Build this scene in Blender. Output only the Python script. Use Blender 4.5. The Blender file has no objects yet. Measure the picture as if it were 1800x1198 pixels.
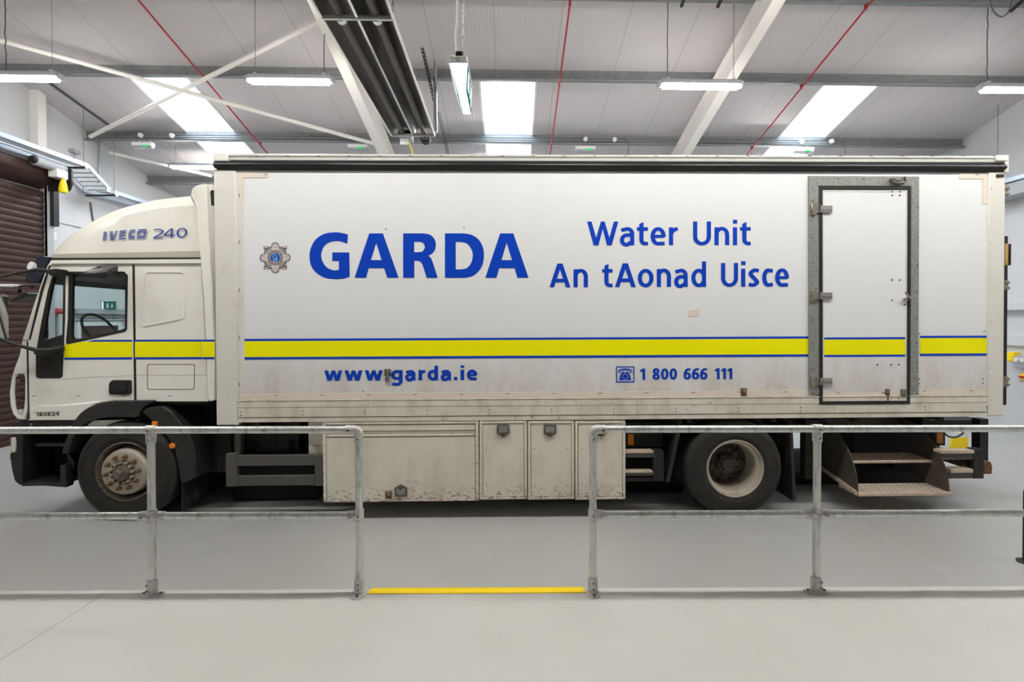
import bpy, bmesh, math, random
from mathutils import Vector, Matrix
from mathutils.geometry import tessellate_polygon
random.seed(7)
scene = bpy.context.scene
col = scene.collection
PI = math.pi

# ------------------------------------------------------------------ camera, world, exposure
CAM_H, FPX, PITCH, HORIZON = 2.11, 850.0, math.radians(0.7), 561.0
PYC = HORIZON + FPX * math.tan(PITCH)
cam_data = bpy.data.cameras.new('camera')
cam_data.sensor_width = 36.0
cam_data.lens = FPX / 1800.0 * 36.0
cam_data.shift_y = -(599.0 - PYC) / 1800.0
cam_data.clip_start = 0.05
cam_data.clip_end = 200
cam = bpy.data.objects.new('camera', cam_data)
cam.location = (0, 0, CAM_H)
cam.rotation_euler = (math.radians(90) - PITCH, 0, 0)
col.objects.link(cam)
scene.camera = cam

world = bpy.data.worlds.new('sky')
scene.world = world
world.use_nodes = True
wn = world.node_tree
wn.nodes['Background'].inputs[0].default_value = (0.90, 0.95, 1.0, 1)
wn.nodes['Background'].inputs[1].default_value = 4.5

vs = scene.view_settings
vs.view_transform = 'Standard'
vs.look = 'None'
vs.exposure = 1.38
vs.gamma = 1.0
vs.use_curve_mapping = False
scene.cycles.use_denoising = True
scene.cycles.max_bounces = 8
scene.cycles.diffuse_bounces = 5
scene.cycles.glossy_bounces = 4
scene.cycles.transmission_bounces = 6
scene.cycles.transparent_max_bounces = 12
scene.cycles.sample_clamp_indirect = 8.0
LAMP = 44.0        # radiance of the batten diffusers

# ------------------------------------------------------------------ picture <-> place helpers
def ray(px, py):
    a = Vector((0, math.cos(PITCH), -math.sin(PITCH)))
    u = Vector((0, math.sin(PITCH), math.cos(PITCH)))
    return Vector(((px - 900) / FPX, 0, 0)) + a + u * ((PYC - py) / FPX)
CAMP = Vector((0, 0, CAM_H))
def onY(px, py, Y):
    d = ray(px, py); return CAMP + d * (Y / d.y)
def onX(px, py, X):
    d = ray(px, py); return CAMP + d * (X / d.x)
def onZ(px, py, Z):
    d = ray(px, py); return CAMP + d * ((Z - CAM_H) / d.z)
T_ANG = math.radians(1.15)
T_ORG = Vector((0, 5.08, 0))
T_TILT = 0.0037        # the box sits a touch higher at the rear
T_U = Vector((math.cos(T_ANG) * math.cos(T_TILT), math.sin(T_ANG) * math.cos(T_TILT), math.sin(T_TILT)))
T_V = Vector((-math.sin(T_ANG), math.cos(T_ANG), 0))
T_W = T_U.cross(T_V)
def T(px, py, v=0.0):
    """a point of the lorry's own frame (u along its side, z up) at depth v from its side plane"""
    d = ray(px, py)
    p0 = T_ORG + T_V * v
    t = (p0 - CAMP).dot(T_V) / d.dot(T_V)
    p = CAMP + d * t - T_ORG
    return (p.dot(T_U), p.dot(T_W))
def TL(pts, v=0.0):
    return [T(x, y, v) for x, y in pts]

# ------------------------------------------------------------------ materials
def lin(c):
    f = lambda s: s / 12.92 if s <= 0.04045 else ((s + 0.055) / 1.055) ** 2.4
    return tuple(f(x / 255.0) for x in c) + (1.0,)
MATS = {}
class NT:
    def __init__(s, m): s.t = m.node_tree; s.n = s.t.nodes; s.l = s.t.links
    def new(s, typ, **kw):
        n = s.n.new(typ)
        for k, v in kw.items(): setattr(n, k, v)
        return n
    def link(s, a, b): s.l.new(a, b)
    def val(s, sock, v):
        if hasattr(v, 'is_output'): s.l.new(v, sock)
        else: sock.default_value = v
    def math(s, op, a, b=0.0, c=None, clamp=False):
        n = s.new('ShaderNodeMath', operation=op); n.use_clamp = clamp
        s.val(n.inputs[0], a); s.val(n.inputs[1], b)
        if c is not None: s.val(n.inputs[2], c)
        return n.outputs[0]
    def coord(s): return s.new('ShaderNodeTexCoord').outputs['Object']
    def noise(s, vec, scale, detail=4, rough=.55, stretch=None):
        if stretch:
            mp = s.new('ShaderNodeMapping'); s.link(vec, mp.inputs[0]); mp.inputs['Scale'].default_value = stretch; vec = mp.outputs[0]
        n = s.new('ShaderNodeTexNoise'); s.link(vec, n.inputs['Vector'])
        n.inputs['Scale'].default_value = scale; n.inputs['Detail'].default_value = detail; n.inputs['Roughness'].default_value = rough
        return n.outputs['Fac']
    def ramp(s, f, lo, hi, a=0.0, b=1.0):
        n = s.new('ShaderNodeMapRange'); n.clamp = True; n.interpolation_type = 'SMOOTHSTEP'
        s.val(n.inputs[0], f); n.inputs[1].default_value = lo; n.inputs[2].default_value = hi
        n.inputs[3].default_value = a; n.inputs[4].default_value = b
        return n.outputs[0]
    def mix(s, f, a, b):
        n = s.new('ShaderNodeMix', data_type='RGBA'); s.val(n.inputs[0], f); s.val(n.inputs[6], a); s.val(n.inputs[7], b)
        return n.outputs[2]
    def sep(s, vec):
        n = s.new('ShaderNodeSeparateXYZ'); s.link(vec, n.inputs[0]); return n.outputs
    def bump(s, h, strength=.2, dist=.01):
        n = s.new('ShaderNodeBump'); n.inputs['Strength'].default_value = strength; n.inputs['Distance'].default_value = dist
        s.val(n.inputs['Height'], h); return n.outputs[0]

def mat(name, rgb, rough=.5, metal=0.0, spots=None, spec=None, coat=0.0, bump=None):
    """rgb in screen values; spots = (rgb2, noise scale, lo, hi, amount)"""
    if name in MATS: return MATS[name]
    m = bpy.data.materials.new(name); m.use_nodes = True
    t = NT(m); b = t.n['Principled BSDF']
    b.inputs['Roughness'].default_value = rough; b.inputs['Metallic'].default_value = metal
    c = lin(rgb); b.inputs['Base Color'].default_value = c
    if spec is not None: b.inputs['Specular IOR Level'].default_value = spec
    if coat: b.inputs['Coat Weight'].default_value = coat; b.inputs['Coat Roughness'].default_value = .12
    v = t.coord()
    if spots:
        rgb2, sc, lo, hi, am = spots[:5]
        f = t.ramp(t.noise(v, sc, 6, .6, spots[5] if len(spots) > 5 else None), lo, hi, 0, am)
        t.link(t.mix(f, c, lin(rgb2)), b.inputs['Base Color'])
    if bump:
        t.link(t.bump(t.noise(v, bump[0], 3), bump[1], bump[2] if len(bump) > 2 else .004), b.inputs['Normal'])
    MATS[name] = m
    return m

def emis(name, rgb, strength):
    if name in MATS: return MATS[name]
    m = bpy.data.materials.new(name); m.use_nodes = True
    t = NT(m); t.n.remove(t.n['Principled BSDF'])
    e = t.new('ShaderNodeEmission'); e.inputs[0].default_value = lin(rgb); e.inputs[1].default_value = strength
    t.link(e.outputs[0], t.n['Material Output'].inputs[0])
    MATS[name] = m
    return m

def custom(name):
    m = bpy.data.materials.new(name); m.use_nodes = True; MATS[name] = m
    t = NT(m); return m, t, t.n['Principled BSDF']

# white box panel, dusty towards the road
m, t, b = custom('box_panel_paint')
v = t.coord(); z = t.sep(v)[2]
low = t.ramp(z, 1.15, 2.1, 1, 0)
n1 = t.noise(v, 3.0, 5, .6, (1, 1, .25)); n2 = t.noise(v, 14, 5, .65, (1, 1, .35))
f = t.math('MULTIPLY', low, t.ramp(n1, .3, .75, .35, 1.0))
f = t.math('MULTIPLY', f, t.ramp(n2, .25, .7, .55, 1.0))
t.link(t.mix(f, lin((230, 231, 232)), lin((192, 182, 167))), b.inputs['Base Color'])
b.inputs['Roughness'].default_value = .42
b.inputs['Specular IOR Level'].default_value = .35

def dirty(name, rgb, rgb2, rust, rough=.5, metal=0.0, rustamt=.8, sc=5.0, splash=None):
    m, t, b = custom(name)
    v = t.coord()
    f = t.math('MULTIPLY', t.ramp(t.noise(v, sc, 6, .62, (1, 1, .6)), .38, .72), .75)
    c = t.mix(f, lin(rgb), lin(rgb2))
    g = t.math('MULTIPLY', t.ramp(t.noise(v, sc * 2.3, 8, .7, (1.0, 1, .7)), .60, .72), rustamt)
    c = t.mix(g, c, lin(rust))
    if splash:      # road splash: specks and scuffs along the bottom edge
        zz = t.ramp(t.sep(v)[2], splash[0], splash[1], 1, 0)
        h = t.math('MULTIPLY', zz, t.ramp(t.noise(v, 26, 6, .7, (.7, 1, 1.4)), .50, .62))
        k = t.math('MULTIPLY', t.ramp(t.sep(v)[2], splash[0], splash[1] + .3, 1, 0), t.ramp(t.noise(v, 7, 6, .7, (.6, 1, 1.6)), .56, .66, 0, .45))
        c = t.mix(t.math('MAXIMUM', h, k), c, lin((112, 96, 80)))
    t.link(c, b.inputs['Base Color'])
    b.inputs['Roughness'].default_value = rough; b.inputs['Metallic'].default_value = metal
    t.link(t.bump(t.noise(v, 40, 3), .08, .003), b.inputs['Normal'])
    return m
M_PANEL = MATS['box_panel_paint']
M_POST = mat('corner_post_paint', (222, 220, 212), .4, spots=((196, 188, 170), 4, .5, .8, .5))
M_TOPR = mat('dull_top_rail', (196, 195, 190), .5, spots=((160, 156, 148), 9, .5, .75, .6, (1, 1, 4)))
M_ALU = dirty('dusty_aluminium_rail', (222, 216, 204), (190, 180, 163), (122, 92, 64), .5, .0, .85)
M_LOCK = dirty('dusty_cream_sheet', (226, 220, 206), (204, 195, 178), (150, 128, 104), .55, 0, .4, 3.4, (.2, .42))
M_SEAMLINE = mat('seam_line', (104, 88, 70), .7)  # brown for the thin lines along the locker seams
M_CAB = mat('cab_cream_paint', (238, 236, 227), .28, spots=((212, 204, 188), 2.5, .5, .8, .45), coat=.3)
M_CABGREY = mat('grey_cream', (190, 186, 172), .45)  # greyer cream for the base band and crease lines
M_BLUE = mat('blue_vinyl', (2, 64, 188), .5, spec=.2)
M_BLUE2 = mat('faded_blue_vinyl', (48, 70, 150), .45)
M_YEL = mat('yellow_vinyl', (252, 244, 0), .5, spec=.15)
M_YELPAINT = mat('yellow_paint', (255, 220, 8), .5)
M_TAPE = mat('beige_reflective_tape', (226, 214, 200), .45, spots=((206, 190, 168), 9, .5, .8, .6))
M_INK = mat('dark_print', (70, 66, 62), .6)
M_TRIM = mat('black_trim', (18, 18, 20), .32, spec=.5)
M_RUB = mat('black_rubber', (24, 24, 23), .6)
M_PLA = mat('black_plastic', (25, 25, 24), .5, spots=((46, 44, 40), 6, .5, .8, .5))
M_FEND = mat('dusty_black_plastic', (34, 33, 32), .48, spots=((62, 58, 52), 5, .45, .8, .6))
M_TYRE = mat('tyre_rubber', (36, 34, 32), .75, spots=((58, 53, 46), 6, .4, .8, .6), bump=(60, .2))
M_RIM = mat('dusty_wheel_steel', (176, 167, 154), .45, .25, spots=((140, 118, 95), 8, .5, .75, .7))
M_RIM2 = mat('dark_wheel_disc', (92, 84, 74), .6, .1, spots=((60, 52, 45), 8, .45, .75, .7))  # darker tone for the rear disc, hub and nuts
M_RUST = mat('rusty_nut', (116, 84, 56), .7, .1, spots=((90, 60, 38), 60, .4, .7, .8))
M_HUB = mat('hub_iron', (120, 110, 98), .5, .3, spots=((70, 62, 54), 20, .45, .7, .8))
M_CHAS = mat('chassis_steel', (30, 28, 27), .6, spots=((74, 64, 52), 5, .5, .8, .6))
M_DARK = mat('underbody_black', (20, 20, 20), .8)
M_GUARD = mat('side_guard_steel', (84, 82, 78), .55, .1, spots=((122, 98, 74), 7, .58, .8, .6))
M_GALF = mat('galvanised_door_frame', (158, 160, 155), .45, .35, spots=((128, 130, 126), 55, .4, .65, .8))
M_STEELB = mat('worn_steel', (150, 142, 130), .4, .5, spots=((96, 78, 62), 18, .5, .7, .7))
M_LATCH = mat('latch_steel', (112, 104, 96), .4, .5, spots=((70, 60, 52), 30, .45, .7, .7))
M_PIPE = mat('galvanised_tube', (212, 214, 211), .30, .6, spots=((150, 153, 151), 26, .45, .75, .8, (1, 1, .3)))
M_FIT = mat('galvanised_casting', (204, 204, 200), .45, .35, spots=((140, 142, 140), 45, .45, .7, .6), bump=(80, .15))
M_PURL = mat('purlin_steel', (126, 129, 130), .5, .2, spots=((106, 109, 111), 10, .4, .7, .6))
M_STEELW = mat('white_painted_steel', (236, 232, 226), .5)
M_RED = mat('red_pipe', (176, 28, 36), .4)
M_WALLP = mat('white_painted_block', (206, 206, 207), .7, bump=(12, .12, .02))
M_WALLF = mat('dim_front_wall', (112, 112, 112), .8)  # unseen front wall, grey chosen to cut the fill light
M_SHUT = mat('brown_shutter', (62, 42, 34), .5, 0, spec=.3)
M_TRAY = mat('tray_galvanised', (176, 184, 192), .35, .5)
M_CABLE = mat('grey_cable', (78, 80, 82), .6)
M_BLACKM = mat('black_metal', (26, 25, 25), .5)
M_WHITEP = mat('white_plastic', (228, 228, 226), .45)
M_GREYP = mat('grey_plastic', (168, 170, 172), .5)
M_WOOD = mat('wood_strip', (188, 150, 92), .6, spots=((140, 104, 60), 9, .45, .7, .7))
M_ORG = mat('orange_lens', (240, 140, 20), .3)
M_LENS = mat('clear_lens', (205, 205, 195), .15)
M_NAVY = mat('tinted_visor', (20, 26, 44), .15)
M_TREAD = dirty('worn_step_tread', (204, 188, 168), (164, 144, 122), (90, 70, 55), .5, .2, .7, 9)
M_PLATE = mat('step_side_plate', (66, 60, 54), .6, spots=((92, 78, 64), 5, .45, .75, .6))
M_SEAT = mat('seat_cloth', (52, 58, 72), .9)
M_DASH = mat('dash_plastic', (46, 46, 48), .6)
M_HEAD = mat('headlining', (120, 118, 116), .9)
M_HIVIS = mat('hi_vis_cloth', (205, 220, 40), .8)
M_HEATR = mat('heater_reflector', (138, 134, 128), .30, .85, spots=((72, 68, 62), 3, .45, .7, .8, (1, .25, 1)))
M_HEATT = mat('heater_tube', (84, 79, 72), .5, .5)
M_CHROME = mat('chrome', (205, 205, 205), .08, 1.0)
M_GREEN = mat('green_sign', (6, 128, 96), .5)
M_SIGNW = mat('sign_white', (240, 240, 240), .5)

# floor paints
def floor_mat(name, rgb, rgb2, rough):
    m, t, b = custom(name)
    v = t.coord()
    f = t.ramp(t.noise(v, .9, 5, .6), .35, .7)
    t.link(t.mix(f, lin(rgb), lin(rgb2)), b.inputs['Base Color'])
    t.link(t.ramp(t.noise(v, 1.2, 3), .2, .8, rough - .01, rough + .03), b.inputs['Roughness'])
    t.link(t.bump(t.noise(v, 30, 4), .035, .01), b.inputs['Normal'])
    b.inputs['Specular IOR Level'].default_value = .5
    return m
M_FLOOR = floor_mat('grey_floor_paint', (176, 176, 174), (171, 171, 168), .30)
M_WALK = floor_mat('pale_walkway_paint', (202, 202, 197), (197, 197, 191), .36)

# ceiling liner: fine ribs down the slope and a seam every metre
m, t, b = custom('roof_liner')
v = t.coord(); x = t.sep(v)[0]
fr = t.math('FRACT', t.math('ADD', t.math('MULTIPLY', x, 1.0), 50.27))
seam = t.math('GREATER_THAN', t.math('ABSOLUTE', t.math('SUBTRACT', fr, .5)), .493)
rib = t.math('SINE', t.math('MULTIPLY', x, 2 * PI / .0625))
t.link(t.mix(seam, lin((197, 192, 193)), lin((168, 164, 165))), b.inputs['Base Color'])
t.link(t.bump(rib, .35, .004), b.inputs['Normal'])
b.inputs['Roughness'].default_value = .45
M_CEIL = m

# skylight sheet: lets the sky through, diffusing part of it
m = bpy.data.materials.new('translucent_rooflight'); m.use_nodes = True
t = NT(m); t.n.remove(t.n['Principled BSDF'])
tr = t.new('ShaderNodeBsdfTransparent'); tl = t.new('ShaderNodeBsdfTranslucent'); mx = t.new('ShaderNodeMixShader')
tr.inputs[0].default_value = (.90, .95, 1, 1); tl.inputs[0].default_value = (.9, .95, 1, 1)
mx.inputs[0].default_value = .35
t.link(tr.outputs[0], mx.inputs[1]); t.link(tl.outputs[0], mx.inputs[2]); t.link(mx.outputs[0], t.n['Material Output'].inputs[0])
M_SKYL = m

def glass(name, tint, refl=.03):
    m = bpy.data.materials.new(name); m.use_nodes = True
    t = NT(m); t.n.remove(t.n['Principled BSDF'])
    tr = t.new('ShaderNodeBsdfTransparent'); tr.inputs[0].default_value = tint + (1,)
    gl = t.new('ShaderNodeBsdfGlossy'); gl.inputs['Roughness'].default_value = .02
    lw = t.new('ShaderNodeLayerWeight'); lw.inputs[0].default_value = .5
    fac = t.math('ADD', t.math('MULTIPLY', t.math('POWER', lw.outputs['Facing'], 4.0), .7), refl)
    mx = t.new('ShaderNodeMixShader')
    t.link(fac, mx.inputs[0]); t.link(tr.outputs[0], mx.inputs[1]); t.link(gl.outputs[0], mx.inputs[2])
    t.link(mx.outputs[0], t.n['Material Output'].inputs[0])
    MATS[name] = m
    return m
M_GLASS = glass('cab_glass', (.86, .90, .90))
M_LAMPW = emis('batten_diffuser', (255, 252, 247), LAMP)
M_EXITL = emis('exit_lamp_white', (225, 236, 255), .62)
M_EXITG = emis('exit_lamp_green', (14, 120, 92), .30)
M_GLOWG = emis('green_lamp', (50, 220, 110), .45)

# ------------------------------------------------------------------ mesh builder
class MB:
    def __init__(s): s.v = []; s.f = []; s.m = []; s.sm = []; s.mats = []
    def _mi(s, m):
        if m not in s.mats: s.mats.append(m)
        return s.mats.index(m)
    def add(s, verts, faces, m, smooth=False):
        o = len(s.v); s.v += [tuple(p) for p in verts]
        k = s._mi(m)
        for f in faces:
            s.f.append([i + o for i in f]); s.m.append(k); s.sm.append(smooth)
        return s
    def box(s, x0, x1, y0, y1, z0, z1, m):
        vs_ = [(x, y, z) for x in (x0, x1) for y in (y0, y1) for z in (z0, z1)]
        return s.add(vs_, [(0, 1, 3, 2), (4, 6, 7, 5), (0, 4, 5, 1), (2, 3, 7, 6), (0, 2, 6, 4), (1, 5, 7, 3)], m)
    def hexa(s, near, far, m):
        """two quads (4 pts each, same winding) joined"""
        return s.add(list(near) + list(far), [(0, 1, 2, 3), (7, 6, 5, 4), (0, 4, 5, 1), (1, 5, 6, 2), (2, 6, 7, 3), (3, 7, 4, 0)], m)
    def prism(s, outer, v0, v1, m, holes=(), plane='uz', smooth_sides=False):
        """2-D outline extruded between v0 and v1. plane uz: (u, z) extruded in v; vz: (v, z) extruded in u; uv: extruded in z"""
        def P(a, b, d):
            if plane == 'uz': return (a, d, b)
            if plane == 'vz': return (d, a, b)
            return (a, b, d)
        loops = [list(outer)] + [list(h) for h in holes]
        flat = [p for l in loops for p in l]
        n = len(flat)
        tris = tessellate_polygon([[Vector((p[0], p[1], 0)) for p in l] for l in loops])
        vs_ = [P(p[0], p[1], v0) for p in flat] + [P(p[0], p[1], v1) for p in flat]
        fs = []
        for a, b_, c in tris:
            ar = (flat[b_][0] - flat[a][0]) * (flat[c][1] - flat[a][1]) - (flat[b_][1] - flat[a][1]) * (flat[c][0] - flat[a][0])
            if abs(ar) < 1e-12: continue
            fs.append((a, b_, c)); fs.append((a + n, c + n, b_ + n))
        s.add(vs_, fs, m)
        o = 0
        sv, sf = [], []
        for l in loops:
            k = len(l)
            base = len(sv)
            sv += [P(p[0], p[1], v0) for p in l] + [P(p[0], p[1], v1) for p in l]
            for i in range(k):
                j = (i + 1) % k
                sf.append((base + i, base + j, base + k + j, base + k + i))
        if smooth_sides: s.add(sv, sf, m, True)
        else:
            base0 = len(s.v) - 2 * n
            sf2 = []; off = 0
            for l in loops:
                k = len(l)
                for i in range(k):
                    j = (i + 1) % k
                    sf2.append((base0 + off + i, base0 + off + j, base0 + n + off + j, base0 + n + off + i))
                off += k
            km = s._mi(m)
            for f in sf2: s.f.append(list(f)); s.m.append(km); s.sm.append(False)
        return s
    def tube(s, pts, r, m, n=10, caps=True):
        pts = [Vector(p) for p in pts]
        rings = []
        up = None
        for i, p in enumerate(pts):
            if i == 0: d = pts[1] - p
            elif i == len(pts) - 1: d = p - pts[i - 1]
            else: d = (pts[i + 1] - p).normalized() + (p - pts[i - 1]).normalized()
            d.normalize()
            if up is None:
                up = Vector((0, 0, 1)) if abs(d.z) < .9 else Vector((1, 0, 0))
            a = (up - d * up.dot(d)).normalized(); up = a
            b = d.cross(a)
            rr = r[i] if isinstance(r, (list, tuple)) else r
            rings.append([p + a * (rr * math.cos(2 * PI * k / n)) + b * (rr * math.sin(2 * PI * k / n)) for k in range(n)])
        vs_ = [q for ring in rings for q in ring]
        fs = []
        for i in range(len(rings) - 1):
            for k in range(n):
                k2 = (k + 1) % n
                fs.append((i * n + k, i * n + k2, (i + 1) * n + k2, (i + 1) * n + k))
        s.add(vs_, fs, m, True)
        if caps:
            s.add(rings[0], [tuple(reversed(range(n)))], m); s.add(rings[-1], [tuple(range(n))], m)
        return s
    def lathe(s, prof, c, axis, m, n=32, closed=False):
        """prof = [(r, h)], revolved about axis through c"""
        ax = Vector(axis).normalized()
        a = Vector((0, 0, 1)) if abs(ax.z) < .9 else Vector((1, 0, 0))
        a = (a - ax * a.dot(ax)).normalized(); b = ax.cross(a)
        c = Vector(c)
        vs_ = []
        for r, h in prof:
            for k in range(n):
                t_ = 2 * PI * k / n
                vs_.append(c + ax * h + a * (r * math.cos(t_)) + b * (r * math.sin(t_)))
        fs = []
        np_ = len(prof)
        for i in range(np_ if closed else np_ - 1):
            i2 = (i + 1) % np_
            for k in range(n):
                k2 = (k + 1) % n
                fs.append((i * n + k, i * n + k2, i2 * n + k2, i2 * n + k))
        return s.add(vs_, fs, m, True)
    def disc(s, c, axis, r, h, m, n=16):
        return s.lathe([(0.0001, 0), (r, 0), (r, h), (0.0001, h)], c, axis, m, n)
    def rivet(s, u, v, z, r, m):
        n = 8
        vs_ = [(u, v - r * .7, z)] + [(u + r * .75 * math.cos(2 * PI * k / n), v - r * .5, z + r * .75 * math.sin(2 * PI * k / n)) for k in range(n)] + \
              [(u + r * math.cos(2 * PI * k / n), v, z + r * math.sin(2 * PI * k / n)) for k in range(n)]
        fs = [(0, 1 + k, 1 + (k + 1) % n) for k in range(n)] + [(1 + k, 9 + k, 9 + (k + 1) % n, 1 + (k + 1) % n) for k in range(n)]
        return s.add(vs_, fs, m, True)
    def build(s, name, parent=None, bevel=0, segs=2, subsurf=0, autosmooth=False):
        me = bpy.data.meshes.new(name)
        me.from_pydata(s.v, [], s.f)
        for m_ in s.mats: me.materials.append(m_)
        me.polygons.foreach_set('material_index', s.m)
        me.polygons.foreach_set('use_smooth', s.sm)
        bm = bmesh.new(); bm.from_mesh(me)
        bmesh.ops.remove_doubles(bm, verts=bm.verts, dist=1e-5)
        bmesh.ops.recalc_face_normals(bm, faces=bm.faces)
        bm.to_mesh(me); bm.free()
        if hasattr(me, 'set_sharp_from_angle'): me.set_sharp_from_angle(angle=math.radians(38))
        o = bpy.data.objects.new(name, me)
        col.objects.link(o)
        if parent: o.parent = parent
        if bevel:
            bv = o.modifiers.new('bevel', 'BEVEL'); bv.width = bevel; bv.segments = segs
            bv.limit_method = 'ANGLE'; bv.angle_limit = math.radians(35)
            bv.harden_normals = False
        if subsurf:
            ss = o.modifiers.new('sub', 'SUBSURF'); ss.levels = subsurf; ss.render_levels = subsurf
        return o

def tag(o, label=None, cat=None, group=None, kind=None):
    if label: o['label'] = label
    if cat: o['category'] = cat
    if group: o['group'] = group
    if kind: o['kind'] = kind
    return o
def thing(name, label, cat, loc=(0, 0, 0), rotz=0.0, group=None):
    o = bpy.data.objects.new(name, None)
    o.empty_display_size = .2
    col.objects.link(o)
    o.location = loc; o.rotation_euler = (0, 0, rotz)
    return tag(o, label, cat, group)
def copy_tree(o, loc=None, label=None):
    def rec(src, par):
        c = src.copy(); col.objects.link(c)
        if par: c.parent = par
        for ch in src.children: rec(ch, c)
        return c
    r = rec(o, None)
    if loc is not None: r.location = loc
    if label: r['label'] = label
    return r
def arc(cx, cy, rx, ry, a0, a1, n=14):
    return [(cx + rx * math.cos(math.radians(a0 + (a1 - a0) * i / n)), cy + ry * math.sin(math.radians(a0 + (a1 - a0) * i / n))) for i in range(n + 1)]
def rrect(x0, x1, y0, y1, r, n=4):
    return arc(x1 - r, y1 - r, r, r, 0, 90, n) + arc(x0 + r, y1 - r, r, r, 90, 180, n) + arc(x0 + r, y0 + r, r, r, 180, 270, n) + arc(x1 - r, y0 + r, r, r, 270, 360, n)
def rounded(poly, r, n=4):
    """round the corners of a polygon"""
    out = []
    k = len(poly)
    for i in range(k):
        p0, p, p1 = Vector(poly[i - 1]), Vector(poly[i]), Vector(poly[(i + 1) % k])
        a, b = (p0 - p), (p1 - p)
        rr = min(r, a.length * .45, b.length * .45)
        a = p + a.normalized() * rr; b = p + b.normalized() * rr
        for j in range(n + 1):
            t_ = j / n
            q = a * (1 - t_) ** 2 + p * (2 * t_ * (1 - t_)) + b * t_ ** 2
            out.append((q.x, q.y))
    return out
def spline(pts, n=6, closed=False):
    out = []
    P = [Vector(p) for p in pts]
    k = len(P)
    rng = range(k if closed else k - 1)
    for i in rng:
        p1, p2 = P[i], P[(i + 1) % k]
        p0 = P[i - 1] if (closed or i > 0) else p1 * 2 - p2
        p3 = P[(i + 2) % k] if (closed or i + 2 < k) else p2 * 2 - p1
        for j in range(n):
            t_ = j / n
            out.append(tuple(.5 * ((2 * p1) + (p2 - p0) * t_ + (2 * p0 - 5 * p1 + 4 * p2 - p3) * t_ ** 2 + (3 * p1 - p0 - 3 * p2 + p3) * t_ ** 3)))
    if not closed: out.append(tuple(P[-1]))
    return out

# ================================================================== THE BUILDING
XL, XR, YB, YF = -8.5, 9.4, 13.0, -9.0
SL = 0.2576
SKEW = .024            # the frames stand a little out of square with the walkway
ray_plain = ray
def ray(px, py):
    d = ray_plain(px, py); return Vector((d.x, d.y - SKEW * d.x, d.z))
def zc(y): return CAM_H + 6.3 - SL * abs(y)
def onRoof(px, py, off=0.0):
    d = ray(px, py)      # plane z = CAM_H + 6.3 - off - SL*y
    t_ = (6.3 - off) / (d.z + SL * d.y)
    return CAMP + d * t_
PLAT = 0.25
def yedge(x): return 3.323 + .0084 * x
def yrail(x): return 3.268 + .008 * x

def struct(name, mb, bevel=0, label=None, parent=None):
    o = mb.build(name, parent, bevel)
    if not parent: o['kind'] = 'structure'
    if label: o['label'] = label
    return o

struct('floor', MB().box(XL - .3, XR + .3, 3.2, YB + .3, -.15, 0, M_FLOOR))
mb = MB()
mb.prism([(XL - .3, YF - .3), (XR + .3, YF - .3), (XR + .3, yedge(XR + .3)), (XL - .3, yedge(XL - .3))], -.15, PLAT, M_WALK, plane='uv')
struct('floor_walkway', mb)
mb = MB()
mb.prism([(YF, -.15), (YB, -.15), (YB, zc(YB) + .2), (0, zc(0) + .2), (YF, zc(YF) + .2)], XL - .25, XL, M_WALLP, plane='vz')
struct('wall_left', mb)
mb = MB()
mb.prism([(YF, -.15), (YB, -.15), (YB, zc(YB) + .2), (0, zc(0) + .2), (YF, zc(YF) + .2)], XR, XR + .25, M_WALLP, plane='vz')
struct('wall_right', mb)
struct('wall_back', MB().box(XL - .25, XR + .25, YB, YB + .25, -.15, zc(YB) + .2, M_WALLP))
struct('wall_front', MB().box(XL - .25, XR + .25, YF - .25, YF, -.15, zc(YF) + .2, M_WALLF))

SKY_X = (-6.03, -.07, 5.97); SKY_W = .475; SKY_Y = (8.32, 12.6)
mb = MB()
mb.prism([(XL, 0), (XR, 0), (XR, YB + .1), (XL, YB + .1)], 0, .16, M_CEIL,
         holes=[[(x - SKY_W, SKY_Y[0]), (x + SKY_W, SKY_Y[0]), (x + SKY_W, SKY_Y[1]), (x - SKY_W, SKY_Y[1])] for x in SKY_X], plane='uv')
mb.v = [(x, y, z + zc(y)) for x, y, z in mb.v]
mb2 = MB().prism([(XL, YF - .1), (XR, YF - .1), (XR, 0), (XL, 0)], 0, .16, M_CEIL, plane='uv')
mb.add([(x, y, z + zc(y)) for x, y, z in mb2.v], mb2.f, M_CEIL)
struct('ceiling', mb)
for k, x in enumerate(SKY_X):
    mb = MB()
    mb.box(x - SKY_W, x + SKY_W, SKY_Y[0], SKY_Y[1], .145, .149, M_SKYL)
    mb.v = [(a, b_, c + zc(b_)) for a, b_, c in mb.v]
    w = struct('window_%d' % (k + 1), mb)
    w['label'] = ('bright rooflight behind the crossing white braces', 'bright rooflight behind the wedge exit sign', 'bright rooflight above the lorry side door')[k]
    fr = MB()
    for a, b_ in ((x - SKY_W - .03, x - SKY_W + .004), (x + SKY_W - .004, x + SKY_W + .03)):
        fr.box(a, b_, SKY_Y[0], SKY_Y[1], -.012, .14, M_STEELW)
    for a, b_ in ((SKY_Y[0] - .03, SKY_Y[0] + .004), (SKY_Y[1] - .004, SKY_Y[1] + .03), (9.93, 9.99)):
        fr.box(x - SKY_W, x + SKY_W, a, b_, -.012, .14, M_STEELW)
    fr.v = [(a, b_, c + zc(b_)) for a, b_, c in fr.v]
    fr.build('window_frame', w)
    pl = bpy.data.lights.new('rooflight_portal', 'AREA'); pl.shape = 'RECTANGLE'; pl.size = SKY_W * 2; pl.size_y = SKY_Y[1] - SKY_Y[0]
    pl.cycles.is_portal = True
    po = bpy.data.objects.new('rooflight_portal', pl); col.objects.link(po)
    ym = sum(SKY_Y) / 2
    po.location = (x, ym, zc(ym) + .18); po.rotation_euler = (-math.atan(SL), 0, 0)

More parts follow.
